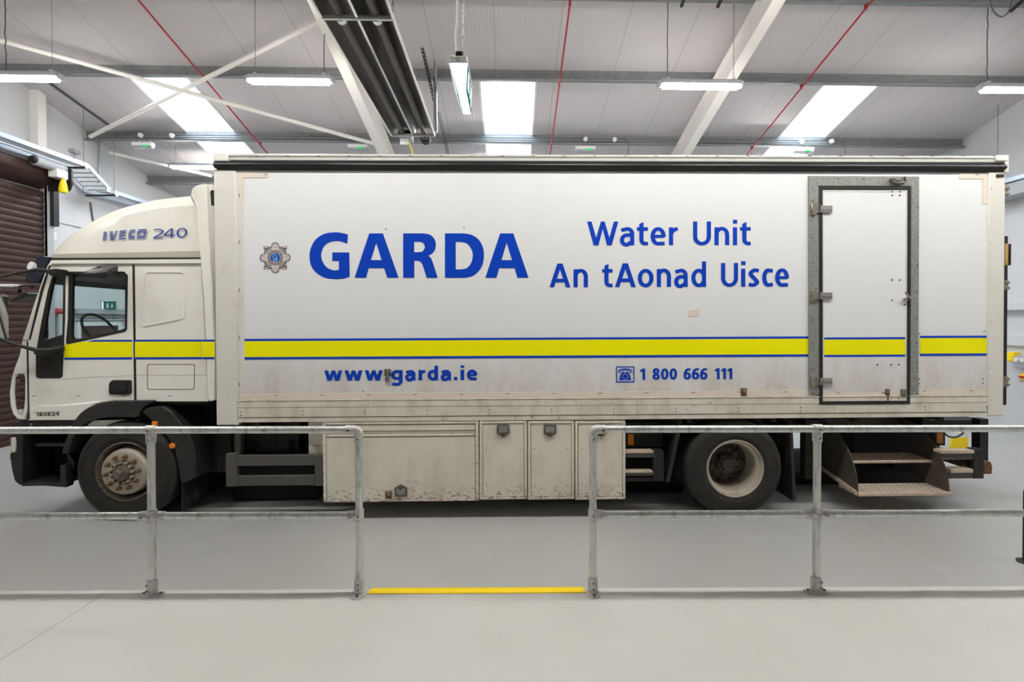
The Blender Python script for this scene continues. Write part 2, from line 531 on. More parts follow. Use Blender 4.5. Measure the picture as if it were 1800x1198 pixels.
# purlins
PUR_Y = (6.68, 8.18, 9.88, 11.5)
pl_lab = ['grey steel purlin highest up the roof, at the top of the view',
          'grey steel purlin crossing the roof just above the bright rooflights',
          'grey steel purlin halfway down the rooflights carrying conduit and small exit lamps',
          'grey steel purlin lowest on the roof, behind the cab fairing']
for y, lb in zip(PUR_Y, pl_lab):
    z0 = zc(y)
    mb = MB()
    mb.prism([(y, z0 + .01), (y + .07, z0 - .008), (y + .07, z0 - .012), (y + .004, z0 - .003), (y + .004, z0 - .062), (y + .014, z0 - .072), (y + .014, z0 - .128), (y + .004, z0 - .138), (y + .004, z0 - .192),
              (y - .055, z0 - .192), (y - .06, z0 - .175), (y - .066, z0 - .177), (y - .06, z0 - .2), (y + .009, z0 - .2),
              (y + .009, z0 - .135), (y + .02, z0 - .125), (y + .02, z0 - .075), (y + .009, z0 - .065)][::-1], XL + .01, XR - .01, M_PURL, plane='vz')
    tag(mb.build('roof_purlin'), lb, 'roof beam', 'steel purlins under the roof')

# rafters
def ibeam(mb, x, y0, y1, off, h, w, m, tf=.014, tw=.01):
    for dz0, dz1, ww in ((0, tf, w), (h - tf, h, w), (tf, h - tf, tw)):
        q = []
        for y in (y0, y1):
            zt = zc(y) - off - dz0; zb = zc(y) - off - dz1
            q.append([(x - ww / 2, y, zb), (x + ww / 2, y, zb), (x + ww / 2, y, zt), (x - ww / 2, y, zt)])
        mb.hexa(q[0], q[1], m)
for x, lb in ((-2.54, 'white sloping steel rafter beside the dark radiant heater'), (3.44, 'white sloping steel rafter with no heater beside it, behind a batten light')):
    mb = MB(); ibeam(mb, x, .05, 12.95, .2, .4, .17, M_STEELW)
    tag(mb.build('roof_rafter', bevel=.002), lb, 'roof beam', 'white portal rafters')

def brace(a, b, lb, r=.037):
    d = (b - a).normalized()
    mb = MB().tube([a, b], r, M_STEELW, 12)
    tag(mb.build('roof_brace'), lb, 'brace', 'white diagonal roof braces')
brace(onRoof(-60, 54, .33), onRoof(656, 252, .33), 'long white tubular brace sloping down from over the shutter to the rafter foot')
brace(onRoof(159, 240, .27), onRoof(560, 38, .27), 'white tubular brace rising from the left wall to the rafter by the heater')
brace(onRoof(192, 268, .3), onRoof(372, 309, .3), 'short far white brace low on the wall above the cab fairing', .033)

# red pipes on the roof slope
for px0, px1, lb in ((243, 471, 'thin red pipe running down the roof under the crossing white braces'), (1003, 967, 'thin red pipe running down the roof beside the wedge exit sign and middle rooflight'),
                     (1538, 1312, 'thin red pipe running down the roof above the lorry side door')):
    x = (onRoof(px0, 0, .25).x + onRoof(px1, 270, .25).x) / 2
    t_ = thing('sprinkler_pipe', lb, 'pipe', (x, 6.0, zc(6.0) - .25), group='red pipes on the roof')
    y0 = 5.0
    mb = MB().tube([(0, y0 - 6, -SL * (y0 - 6)), (0, 12.7 - 6, -SL * (12.7 - 6))], .0135, M_RED, 10)
    mb.build('pipe_run', t_)
    for y in PUR_Y:
        mb = MB().box(-.017, .017, y - 6 - .012, y - 6 + .012, -SL * (y - 6) - .017, -SL * (y - 6) + .05, M_RED)
        mb.build('pipe_clip', t_, .004)

# ------------------------------------------------------------------ batten lights
def batten(x, y, lb, z=5.41, L=1.12, drop=None, flip=1, cable=.84):
    t_ = thing('batten_light', lb, 'ceiling light', (x, y, z), group='hanging white batten lights')
    h = L / 2
    sec = [(-.055, .0), (-.062, .012), (-.058, .055), (-.03, .075), (.03, .075), (.058, .055), (.062, .012), (.055, 0)]
    MB().prism([(a, b_) for a, b_ in sec], -h, h, M_GREYP, plane='vz').build('housing', t_, .003)
    lens = [(-.054, 0.001), (.054, 0.001), (.054, -.022), (.042, -.044), (-.042, -.044), (-.054, -.022)]
    MB().prism(lens, -h + .03, h - .03, M_LAMPW, plane='vz', smooth_sides=True).build('diffuser', t_)
    for s in (-1, 1):
        mb = MB().box(s * (h + .001), s * (h + .045), -.05, .05, -.03, .05, M_GREYP) if s > 0 else MB().box(-(h + .045), -(h + .001), -.05, .05, -.03, .05, M_GREYP)
        mb.build('end_cap', t_, .012)
        MB().box(s * (h * .84) - .02, s * (h * .84) + .02, -.035, .035, .073, .098, M_FIT).build('bracket', t_, .004)
    top = zc(y) - z if drop is None else drop
    xs = -h * .84 * flip
    mb = MB(); n = max(4, int(top / .055))
    for i in range(n):
        z0 = .08 + (top - .08) * i / n; z1 = .08 + (top - .08) * (i + 1.12) / n
        a = .006 if i % 2 else 0; b_ = 0 if i % 2 else .006
        mb.tube([(xs - a, -b_, z0), (xs - a, -b_, z1)], .0022, M_PURL, 4, False); mb.tube([(xs + a, b_, z0), (xs + a, b_, z1)], .0022, M_PURL, 4, False)
    mb.build('hanging_chain', t_)
    xs = h * cable * flip
    rng = random.Random(int(x * 10 + y * 100))
    pts = [(xs + .006 * rng.uniform(-1, 1), .006 * rng.uniform(-1, 1), .08 + (top - .08) * i / 14) for i in range(15)]
    MB().tube(spline([Vector(p) for p in pts], 3), .007, M_CABLE, 6).build('power_cable', t_)
    return t_
for x, lb in ((-6.75, 'lit white batten light nearest the brown shutter'), (-3.07, 'lit white batten light hanging between the crossing braces and the heater rafter'),
              (2.66, 'lit white batten light hanging across the bare rafter'), (7.27, 'lit white batten light hanging below the cable loop')):
    batten(x, 6.8, lb, flip=1 if abs(x + 3.07) < .1 else -1, cable=.27 if x < -6 else .84)
for x, lb in ((-6.55, 'lit white batten light far back, just above the cab fairing'), (-.3, 'lit white batten light over the rear aisle behind the lorry box'), (5.6, 'lit white batten light far back behind the lorry rear door')):
    batten(x, 10.3, lb, 5.30, 1.12, 0.40)
for r_, y in enumerate((3.42,)):
    for c_, x in enumerate(((-7.0, -4.6, -1.8, 1.0, 3.2, 5.4, 7.6), (-6.0, -2.0, 2.0, 6.0))[r_]):
        batten(x, y, 'lit white batten light, %s along in the row %s' % (('first', 'second', 'third', 'fourth', 'fifth', 'sixth', 'last')[c_], ('above the guard rails', 'over the walkway')[r_]), 5.41, 1.5)

# ------------------------------------------------------------------ radiant heater
HX0, HX1, HY0, HY1, HZ = -1.97, -1.27, 3.75, 7.93, 5.10
heater = thing('radiant_heater', 'long dark twin-trough radiant heater hanging on chains from the roof', 'heater', (-1.56, (HY0 + HY1) / 2 + .037, HZ), .024)
hcx, hcy = (HX0 + HX1) / 2, (HY0 + HY1) / 2
hl = (HY1 - HY0) / 2
for s in (-1, 1):
    cx = s * .178
    prof = [(cx - .165, 0), (cx - .15, .05), (cx - .10, .11), (cx - .05, .135), (cx + .05, .135), (cx + .10, .11), (cx + .15, .05), (cx + .165, 0)]
    out = prof + [(a, b_ + .006) for a, b_ in prof[::-1]]
    mb = MB()
    mb.prism([(a, b_) for a, b_ in out], -hl, hl, M_HEATR, plane='uz')
    mb.build('reflector', heater)
    MB().tube([(cx, -hl + .02, .055), (cx, hl + .04, .055)], .045, M_HEATT, 16).build('burner_tube', heater)
MB().box(-.014, .014, -hl, hl, -.004, .03, M_CHROME).build('centre_strip', heater, .003)
for s in (-1, 1):
    MB().box(s * .352 - .012, s * .352 + .012, -hl, hl, -.006, .02, M_STEELW).build('edge_trim', heater, .003)
for y in (HY0 + .04, 4.86, HY1):
    yy = y - hcy
    mb = MB().box(-.36, .36, yy - .025, yy + .005, -.012, .03, M_FIT)
    mb.build('cross_bracket', heater, .005)
    for s in (-1, 1):
        mb = MB()
        top = zc(y) - HZ; n = int(top / .06)
        for i in range(n):
            z0 = .03 + (top - .03) * i / n; z1 = .03 + (top - .03) * (i + 1.15) / n
            a = .008 if i % 2 else 0; b_ = 0 if i % 2 else .008
            mb.tube([(s * .345 - a, yy - b_, z0), (s * .345 - a, yy - b_, z1)], .003, M_CABLE, 4, False); mb.tube([(s * .345 + a, yy + b_, z0), (s * .345 + a, yy + b_, z1)], .003, M_CABLE, 4, False)
        mb.build('hanging_chain', heater)
for s in (-1, 1):       # clamps under the near bracket
    MB().lathe([(.03, -.03), (.058, -.03), (.062, 0), (.058, .03), (.03, .03)], (s * .178, 4.9 - hcy, .04), (0, 1, 0), M_CHROME, 16, True).build('tube_clamp', heater)
bb = MB().box(-.24, -.04, hl + .03, hl + .28, -.02, .14, M_GREYP).build('burner_box', heater, .008)
MB().box(-.22, -.08, hl + .022, hl + .032, -.13, -.03, M_WHITEP).build('rating_plate', bb, .003)
MB().box(-.25, -.03, hl + .02, hl + .03, .0, .10, M_BLACKM).build('flange', bb, .003)
fan = MB().lathe([(.0001, 0), (.07, 0), (.085, .03), (.085, .12), (.05, .14), (.0001, .14)], (.178, hl + .05, .0), (0, 1, 0), M_BLACKM, 24)
fn = fan.build('fan', heater)
MB().lathe([(.02, -.012), (.06, -.012), (.06, -.002), (.02, -.002)], (.178, hl + .05, .0), (0, 1, 0), M_CHROME, 20, True).build('fan_ring', fn)
ft = zc(HY1 + .1) - HZ
MB().tube([(.345, hl + .1, .1), (.345, hl + .1, ft - .04)], .035, M_CHROME, 20).build('flue', heater)
MB().tube([(-.10, hl + .2, -.02), (-.09, hl + .2, -.1), (-.06, hl + .2, -.16), (-.05, hl + .18, -.26)], .012, M_YELPAINT, 8).build('gas_hose', heater)

# slotted channels along the roof
for x, ya, yb, lb in ((-1.37, 7.45, 8.85, 'dark slotted channel strip on the roof just right of the heater, upper length'), (-1.335, 8.9, 11.6, 'dark slotted channel strip on the roof right of the heater, lower length')):
    n = int((yb - ya) / .075)
    holes = [[(x - .008, ya + .02 + i * .075), (x + .008, ya + .02 + i * .075), (x + .008, ya + .055 + i * .075), (x - .008, ya + .055 + i * .075)] for i in range(n)]
    mb = MB().prism([(x - .0205, ya), (x + .0205, ya), (x + .0205, yb), (x - .0205, yb)], 0, .004, M_BLACKM, holes, 'uv')
    mb.box(x - .0205, x - .017, ya, yb, 0, .041, M_BLACKM); mb.box(x + .017, x + .0205, ya, yb, 0, .041, M_BLACKM)
    mb.v = [(a, b_, c + zc(b_) - .26) for a, b_, c in mb.v]
    tag(mb.build('slotted_channel'), lb, 'channel')

# short channel ends and a cable loop below the top purlin
for px, lb in ((1203, 'short dark channel end under the top purlin, farther from the rafter'), (1268, 'short dark channel end under the top purlin, close to the rafter'), (1792, 'short dark channel end under the top purlin beside the cable loop')):
    p = onY(px, 0, 6.5)
    mb = MB().box(p.x - .02, p.x + .02, 5.9, 6.62, 0, .035, M_BLACKM)
    mb.v = [(a, b_, c + zc(b_) - .33) for a, b_, c in mb.v]
    tag(mb.build('support_channel', bevel=.004), lb, 'channel')
p = [onY(a, b_, 6.45) for a, b_ in ((1742, -14), (1741, 6), (1750, 24), (1763, 29), (1774, 18), (1779, -2), (1781, -16))]
tag(MB().tube(spline(p, 5), .008, M_CABLE, 6).build('cable_loop'), 'dark cable drooping in a loop under the top purlin', 'cable')

# ------------------------------------------------------------------ wedge exit sign hanging near the camera
EX, EY, EZ = -.375, 3.40, 3.70
ex = thing('exit_sign', 'wedge-shaped lit exit sign hanging on a white chain and cable, close to the viewer', 'exit sign', (EX, EY, EZ))
Lx = .385; H = .194; wt, wb = .064, .0285
ctr = .025
lens = MB()
near = [(-wb + ctr, 0, 0), (wb + ctr, 0, 0), (wt, 0, H), (-wt, 0, H)]
far = [(a, Lx, c) for a, b_, c in near]
near2 = [(a, b_, c) for a, b_, c in near]
lens.hexa(near2, far, M_EXITL)
lens.build('lamp_body', ex, .004)
MB().box(-wt - .006, wt + .006, -.008, Lx + .008, H, H + .014, M_WHITEP).build('housing', ex, .003)
MB().box(-wt + .002, wt - .002, -.002, Lx + .002, H + .014, H + .05, M_WHITEP).build('gear_tray', ex, .004)
for s, cx0, cx1 in ((1, wb + ctr, wt), (-1, -wb + ctr, -wt)):
    def sp(y, k, o_): return (cx0 + (cx1 - cx0) * k + s * o_, y, H * k)
    def slab(y0, y1, k0, k1, o0, o1, m):
        mb_ = MB(); mb_.hexa([sp(y0, k0, o0), sp(y1, k0, o0), sp(y1, k1, o0), sp(y0, k1, o0)], [sp(y0, k0, o1), sp(y1, k0, o1), sp(y1, k1, o1), sp(y0, k1, o1)], m); return mb_
    pn = slab(.012, Lx - .012, .05, .95, .001, .004, M_EXITG).build('legend_panel', ex)
    for q in ((.05, .13, .22, .82), (.29, .345, .15, .86)):
        mb_ = slab(*q, .0042, .006, M_EXITL); mb_.build('pictogram', pn)
    ar = MB()
    P_ = lambda y, k, o_: sp(y, k, o_)
    pts = [(.19, .82), (.19, .42), (.165, .42), (.21, .15), (.255, .42), (.23, .42), (.23, .82)]
    ar.add([P_(y, k, .006) for y, k in pts], [tuple(range(len(pts)))], M_EXITL); ar.build('arrow', pn)
MB().box(-.02, .035, .01, .05, H + .05, H + .09, M_BLACKM).build('gland', ex, .004)
MB().lathe([(.0001, -.012), (.018, -.012), (.018, 0), (.0001, 0)], (0, 0, H + .02), (0, 1, 0), M_FIT, 12).build('hook_plate', ex)
topz = zc(EY) - EZ
MB().tube(spline([Vector(q) for q in ((-.012, .02, H + .08), (-.02, .02, H + .2), (-.008, .02, H + .35), (-.016, .02, H + .8), (-.008, .02, H + 1.4), (-.014, .02, topz))], 6), .0085, M_WHITEP, 8).build('power_cable', ex)
mb = MB(); n = 90
for i in range(n):
    z0 = H + .05 + (topz - H - .05) * i / n; z1 = H + .05 + (topz - H - .05) * (i + 1.2) / n
    a = .008 if i % 2 else 0; b_ = 0 if i % 2 else .008
    for s in (-1, 1): mb.tube([(.03 + s * a, .02 + s * b_, z0), (.03 + s * a, .02 + s * b_, z1)], .0028, M_WHITEP, 5, False)
mb.build('hanging_chain', ex)

# small exit lamps and conduit on the third purlin
yp = PUR_Y[2] - .09
zp = zc(PUR_Y[2])
for px, lb in ((253, 'small exit lamp with a green glow beside the rooflight behind the crossing braces'), (630, 'small exit lamp with a green glow behind the long white brace'),
               (1029, 'small exit lamp with a green glow between the red pipe and the bare rafter'), (1411, 'small exit lamp hanging in front of the rooflight over the lorry side door')):
    p = onY(px, 255, yp)
    t_ = thing('exit_lamp', lb, 'exit lamp', (p.x, yp - .02, zp - .36), group='small exit lamps under the purlin')
    MB().box(-.2, .2, -.05, .05, .02, .09, M_WHITEP).build('housing', t_, .012)
    MB().prism([(-.05, .021), (.05, .021), (.035, -.02), (-.035, -.02)], -.19, .19, M_GREYP, plane='vz').build('lens', t_, .004)
    MB().box(.02, .11, -.051, -.0505, -.0, .035, M_GLOWG).build('indicator', t_)
    MB().tube([(-.1, .03, .09), (-.1, .04, .165)], .008, M_GREYP, 6).build('hanger', t_)
    MB().tube([(.1, .03, .09), (.1, .04, .165)], .008, M_GREYP, 6).build('hanger', t_)
for pa, pb, jb, lb in ((190, 640, (248, 303), 'grey conduit with two round boxes clipped to the purlin above the cab'), (770, 1100, (1029, 1080), 'grey conduit with two round boxes clipped to the purlin in the middle bay'),
                       (1225, 1480, (1409, 1461), 'grey conduit with two round boxes clipped to the purlin above the lorry side door')):
    a = onY(pa, 246, yp); b_ = onY(pb, 249, yp)
    t_ = thing('conduit', lb, 'conduit', (a.x, yp, zp - .14), group='conduits along the purlin')
    MB().tube([(0, 0, 0), (b_.x - a.x, 0, 0)], .0125, M_PURL, 8).build('pipe_run', t_)
    MB().tube([(0, .03, -.035), (b_.x - a.x, .03, -.035)], .0125, M_PURL, 8).build('pipe_run', t_)
    for q in jb:
        x = onY(q, 247, yp).x - a.x
        MB().lathe([(.0001, -.035), (.03, -.04), (.045, -.03), (.045, .02), (.0001, .02)], (x, -.005, .02), (0, 1, 0), M_WHITEP, 18).build('junction_box', t_)
    if pb > 1000:
        x = b_.x - a.x
        MB().tube(spline([Vector(q) for q in ((x - .3, -.02, .02), (x - .15, -.03, .03), (x + .02, -.02, .0), (x + .05, -.02, -.1), (x + .04, -.02, -.3))], 5), .007, M_CABLE, 6).build('flex_cable', t_)

# everything on the roof follows the skew of the frames
for o in list(col.objects):
    if o.parent or o.type == 'CAMERA' or o.name.startswith(('floor', 'wall_left', 'wall_right')): continue
    if o.type == 'MESH':
        for v_ in o.data.vertices: v_.co.y += SKEW * v_.co.x
        for ch in o.children:
            for v_ in ch.data.vertices: v_.co.y += SKEW * v_.co.x
    else:
        o.location.y += SKEW * o.location.x
        if o.name.startswith(('batten_light', 'conduit', 'exit_lamp', 'rooflight')): o.rotation_euler.z += SKEW
ray = ray_plain

# ------------------------------------------------------------------ left wall
DY1 = 8.72; DZ = 4.43
door = MB()
prof = []
nz = int(DZ / .11)
pts = []
for i in range(nz):
    z0 = i * .11
    for k, dx in ((0.0, .0), (.25, .014), (.6, .02), (.9, .010), (.985, -.012)):
        pts.append((XL + .10 + dx, z0 + k * .11))
pts.append((XL + .10, nz * .11))
out = pts + [(XL + .07, nz * .11), (XL + .07, 0)]
door.prism([(a, b_) for a, b_ in out], 2.9, DY1, M_SHUT, plane='uz')
d1 = struct('door_1', door, label='brown roller shutter on the left wall, slats running to its grey guide')
g = MB().box(XL + .02, XL + .17, DY1 - .03, DY1 - .005, .0, DZ + .1, M_GREYP)
g.box(XL + .12, XL + .17, DY1 - .03, DY1 + .1, 0, DZ + .1, M_GREYP)
g.box(XL + .02, XL + .06, DY1 + .03, DY1 + .1, 0, DZ + .1, M_GREYP)
g.build('guide_rail', d1, .004)
hood = MB()
hz = DZ + .12
hood.prism([(XL + .005, hz - .10), (XL + .10, hz - .10), (XL + .34, hz + .06), (XL + .36, hz + .10), (XL + .36, hz + .22), (XL + .3, hz + .26), (XL + .005, hz + .26)][::-1], 2.9, DY1 - .02, M_SHUT, plane='uz')
hood.build('shutter_hood', d1, .01)
mbx = MB().prism(rounded([(XL + .02, hz - .14), (XL + .55, hz - .14), (XL + .60, hz + .0), (XL + .60, hz + .25), (XL + .5, hz + .29), (XL + .02, hz + .29)], .05), DY1 - .015, DY1 + .02, M_BLACKM)
mbx.build('end_plate', d1)
mo = MB().tube([(XL + .46, DY1 - .55, hz + .24), (XL + .46, DY1 - .02, hz + .24)], .085, M_GREYP, 20)
mo.tube([(XL + .46, DY1 - .60, hz + .24), (XL + .46, DY1 - .55, hz + .24)], .06, M_BLACKM, 16)
mo.build('motor', d1)
MB().box(XL + .40, XL + .56, DY1 - .25, DY1 - .03, hz + .05, hz + .20, M_WHITEP).build('motor_box', d1, .01)
MB().box(XL + .10, XL + .24, DY1 + .02, DY1 + .13, hz - .75, hz - .12, M_BLACKM).build('bracket', d1, .006)
MB().box(XL + .01, XL + .10, DY1 + .12, DY1 + .22, hz - .98, hz - .84, M_WHITEP).build('control_box', d1, .01)

p = onY(111, 324, DY1 - .12)
bag = thing('chain_bag', 'yellow bag hanging on cords under the shutter motor', 'bag', (p.x, p.y, p.z))
MB().lathe([(.0001, -.15), (.06, -.145), (.066, -.1), (.055, 0), (.036, .06), (.02, .09), (.0001, .09)], (0, 0, 0), (0, 0, 1), M_YELPAINT, 20).build('pouch', bag)
MB().tube([(-.01, 0, .09), (-.03, .0, .14), (-.02, 0, .345)], .008, M_YELPAINT, 6).build('cord', bag)
MB().tube(spline([Vector(q) for q in ((.02, 0, .05), (.05, 0, .0), (.04, 0, .12), (-.01, 0, .345))], 4), .006, M_WHITEP, 6).build('cord', bag)

# boxed steel column on the left wall
col_ = MB().box(XL, XL + .15, 8.56, 8.72, 4.75, zc(8.7) + .05, M_STEELW)
tag(col_.build('steel_column', bevel=.004), 'white boxed steel column high on the wall above the brown shutter', 'column')

# cable tray along the left wall, dropping past the shutter end
tray = thing('cable_tray', 'galvanised cable tray above the brown shutter, dropping as a ladder past its motor', 'cable tray', (XL + .5, 8.0, 4.6))
tx, ty, tz = XL + .5, 8.0, 4.6
def tl(q): return (q[0] - tx, q[1] - ty, q[2] - tz)
zt = 4.98
mb = MB()
for x, zo, r in ((XL + .55, 0, .028), (XL + .08, .0, .028)):
    mb.box(x - tx - .012, x - tx + .012, 2.8 - ty, 9.1 - ty, zt - tz - .03, zt - tz + .05, M_TRAY)
mb.build('side_rail', tray, .004)
for i in range(5):
    x = XL + .16 + i * .08
    MB().box(x - tx - .012, x - tx + .012, 2.8 - ty, 9.1 - ty, zt - tz - .03, zt - tz - .018, M_TRAY).build('tray_bar', tray)
for x, z_ in ((XL + .50, -.10), (XL + .38, -.14)):
    MB().tube([(x - tx, 2.8 - ty, zt + z_ - tz), (x - tx, 8.75 - ty, zt + z_ - tz)], .02, M_TRAY, 10).build('conduit_run', tray)
A1 = Vector((XL + .55, 9.1, zt)); A2 = Vector((XL + .10, 9.1, zt)); off = Vector((0, .55, -.34))
for A in (A1, A2):
    s_ = [tl(A + Vector((-.012, 0, -.03))), tl(A + Vector((.012, 0, -.03))), tl(A + Vector((.012, 0, .04))), tl(A + Vector((-.012, 0, .04)))]
    e_ = [tuple(Vector(q) + off) for q in s_]
    MB().hexa(s_, e_, M_TRAY).build('ladder_rail', tray)
for i in range(6):
    k = (i + .5) / 6
    MB().tube([tl(A1 + off * k), tl(A2 + off * k)], .012, M_TRAY, 8).build('rung', tray)
zl = zt - .34
mb = MB()
for x in (XL + .55, XL + .10):
    mb.box(x - tx - .012, x - tx + .012, 9.5 - ty, 12.95 - ty, zl - tz - .03, zl - tz + .05, M_TRAY)
mb.build('side_rail', tray, .004)
for i in range(6):
    x = XL + .15 + i * .07
    MB().box(x - tx - .01, x - tx + .01, 9.5 - ty, 12.95 - ty, zl - tz - .03, zl - tz - .018, M_TRAY).build('tray_bar', tray)
for y, z_, w_ in ((8.98, zt - .05, .62), (9.66, zl - .05, .62)):
    MB().box(XL + .02 - tx, XL + .62 - tx, y - ty - .02, y - ty + .02, z_ - tz - .03, z_ - tz + .0, M_BLACKM).build('support_bar', tray, .004)
    MB().box(XL + .62 - tx, XL + .64 - tx, y - ty - .025, y - ty + .025, z_ - tz - .035, z_ - tz + .005, M_WHITEP).build('end_cap', tray)
for y in (8.98, 9.66):
    x = XL + .58
    MB().tube([(x - tx, y - ty, (zt if y < 9.1 else zl) - .05 - tz), (x - tx, y - ty, zc(y) - .07 - tz)], .006, M_PURL, 6).build('drop_rod', tray)
# dark channel on the ceiling above it
a, b_ = onRoof(88, 146, .06), onRoof(196, 223, .06)
mb = MB(); d_ = (b_ - a)
mb.hexa([a + Vector(q) for q in ((-.02, 0, -.02), (.02, 0, -.02), (.02, 0, .02), (-.02, 0, .02))], [b_ + Vector(q) for q in ((-.02, 0, -.02), (.02, 0, -.02), (.02, 0, .02), (-.02, 0, .02))], M_CABLE)
tag(mb.build('roof_channel'), 'dark steel channel on the roof liner above the cable tray ladder', 'channel')
MBv = MB().tube([onX(175, 243, XL + .03), onX(175, 322, XL + .03)], .016, M_TRAY, 8)
tag(MBv.build('wall_conduit'), 'grey vertical conduit on the wall behind the tray rods', 'conduit')
p = onX(131, 267, XL + .04)
t_ = thing('wall_detector', 'small grey box on a stalk on the wall above the cable tray', 'detector', tuple(p))
MB().box(-.04, .06, -.07, .07, -.03, .04, M_GREYP).build('body', t_, .008)
MB().tube([(0, 0, -.03), (0, 0, -.24)], .012, M_GREYP, 8).build('stalk', t_)
# ledge line on the wall behind the cab
mb = MB().box(XL, XL + .03, DY1 + .12, YB, 3.92, 3.97, M_WALLP); mb.build('trim_1')['kind'] = 'structure'
a = onX(159, 355, XL + .02); b_ = onX(164, 388, XL + .02)
tag(MB().tube([a, (b_ + (b_ - a) * 1.5)], .012, M_CABLE, 6).build('wall_cable'), 'thin dark cable hanging on the wall above the cab fairing', 'cable')

# things on the left wall seen through the cab windows
tr_ = thing('cable_trunking', 'grey trunking with pipes under it on the wall seen through the cab window', 'trunking', (XL + .08, 10.2, 2.27))
MB().box(-.07, .05, -.9, 2.6, -.05, .05, M_GREYP).build('trunk', tr_, .004)
for z_ in (-.11, -.17): MB().tube([(-.02, -.85, z_), (-.02, 2.6, z_)], .014, M_GREYP, 8).build('pipe_run', tr_)
for y in (-.6, .1, .9): MB().box(-.07, .0, y - .03, y + .03, -.14, -.08, M_GREYP).build('pipe_clip', tr_)
p = onY(189, 537, 10.0)
es = thing('exit_sign', 'green and white exit sign seen through the cab window', 'exit sign', (p.x, p.y, p.z))
MB().box(-.20, .17, 0, .05, -.085, .10, M_GREYP).build('housing', es, .006)
MB().box(-.075, .17, -.008, -.001, -.085, .085, M_EXITG).build('legend_panel', es)
MB().box(-.115, -.075, -.008, -.001, -.085, .085, M_EXITL).build('lamp_end', es)
MB().box(-.01, .035, -.010, -.0085, -.05, .05, M_SIGNW).build('pictogram', es)
MB().box(-.02, .01, -.010, -.0085, -.02, .02, M_SIGNW).build('pictogram', es)
mb = MB(); mb.prism([(.09, .045), (.11, .045), (.11, .0), (.135, .0), (.10, -.055), (.065, .0), (.09, .0)], -.010, -.0085, M_SIGNW); mb.build('arrow', es)
p = onX(100, 547, XL + .1)
be = thing('beacon', 'red beacon on a grey stalk, seen through the cab quarter window', 'beacon', (p.x, p.y, p.z))
MB().lathe([(.0001, -.05), (.11, -.05), (.12, 0), (.08, .05), (.0001, .06)], (0, 0, 0), (0, 0, 1), M_RED, 18).build('dome', be)
MB().tube([(0, 0, -.05), (0, 0, -1.0)], .03, M_GREYP, 10).build('stalk', be)
d2 = struct('door_2', MB().box(XL + .005, XL + .06, 9.45, 10.35, 0, 1.98, M_SHUT), .004, 'brown door in the left wall, seen through the cab window')
fr = MB()
for y0, y1, z0, z1 in ((9.37, 9.45, 0, 2.06), (10.35, 10.43, 0, 2.06), (9.45, 10.35, 1.98, 2.06)): fr.box(XL, XL + .08, y0, y1, z0, z1, M_WHITEP)
fr.build('door_frame', d2)

# ------------------------------------------------------------------ right wall
rt = thing('cable_tray', 'galvanised cable tray high on the wall beyond the lorry rear', 'cable tray', (XR - .3, 8.5, 4.5))
for x in (-.1, .0, .1, .2):
    MB().box(x - .02, x + .02, -4.2, 4.4, .1, .115, M_TRAY).build('tray_bar', rt)
MB().box(-.16, -.13, -4.2, 4.4, .08, .16, M_TRAY).build('side_rail', rt, .004)
MB().box(-.12, .26, -4.2, 4.4, -.16, .06, M_GREYP).build('trunk', rt, .008)
MB().tube([(-.1, .5, .16), (-.1, .5, zc(9.0) - 4.5 - .02)], .006, M_PURL, 6).build('drop_rod', rt)
led = MB().box(XR - .13, XR, 4.5, YB, 2.28, 2.42, M_WALLP); led.build('trim_2', bevel=.006)['kind'] = 'structure'
led = MB().box(XR - .06, XR, 4.5, YB, 1.62, 1.82, M_WALLP); led.build('trim_3', bevel=.006)['kind'] = 'structure'
def wallbox(px, py, w_, h_, d_, m, name, lb, cat, X=XR):
    p = onX(px, py, X - d_)
    return p
p = onX(1776, 627, XR - .12)
t_ = thing('socket_box', 'yellow socket box on the wall beyond the lorry rear', 'socket', (XR, p.y, p.z))
MB().box(-.12, 0, -.06, .06, -.09, .09, M_YELPAINT).build('body', t_, .01); MB().box(-.14, -.12, -.045, .045, -.07, .03, M_YELPAINT).build('lid', t_, .006)
p = onX(1794, 635, XR - .12)
t_ = thing('socket_box', 'grey double socket box next to the yellow socket box', 'socket', (XR, p.y, p.z))
MB().box(-.12, 0, -.12, .12, -.12, .10, M_GREYP).build('body', t_, .01)
for s in (-1, 1): MB().lathe([(.0001, -.04), (.04, -.04), (.045, 0), (.0001, 0)], (-.12, s * .055, .03), (1, 0, 0), M_WHITEP, 16).build('socket_cap', t_)
p = onX(1794, 662, XR - .16)
t_ = thing('isolator_switch', 'isolator with a red and yellow knob under the grey socket', 'switch', (XR, p.y, p.z))
MB().box(-.1, 0, -.08, .08, -.1, .1, M_GREYP).build('body', t_, .01)
MB().lathe([(.0001, -.02), (.06, -.02), (.06, 0), (.0001, 0)], (-.1, 0, 0), (1, 0, 0), M_YELPAINT, 18).build('collar', t_)
MB().box(-.15, -.12, -.05, .05, -.018, .018, M_RED).build('knob', t_, .006)

p = onZ(1803, 988, 0)
t_ = thing('bollard', 'black post standing on the bay floor beyond the guard rail end', 'post', (p.x + .012, p.y, 0))
MB().tube([(0, 0, .0), (0, 0, .62)], .03, M_BLACKM, 16).build('post', t_)
MB().lathe([(.0001, 0), (.07, 0), (.07, .01), (.0001, .012)], (0, 0, 0), (0, 0, 1), M_BLACKM, 20).build('base_plate', t_)

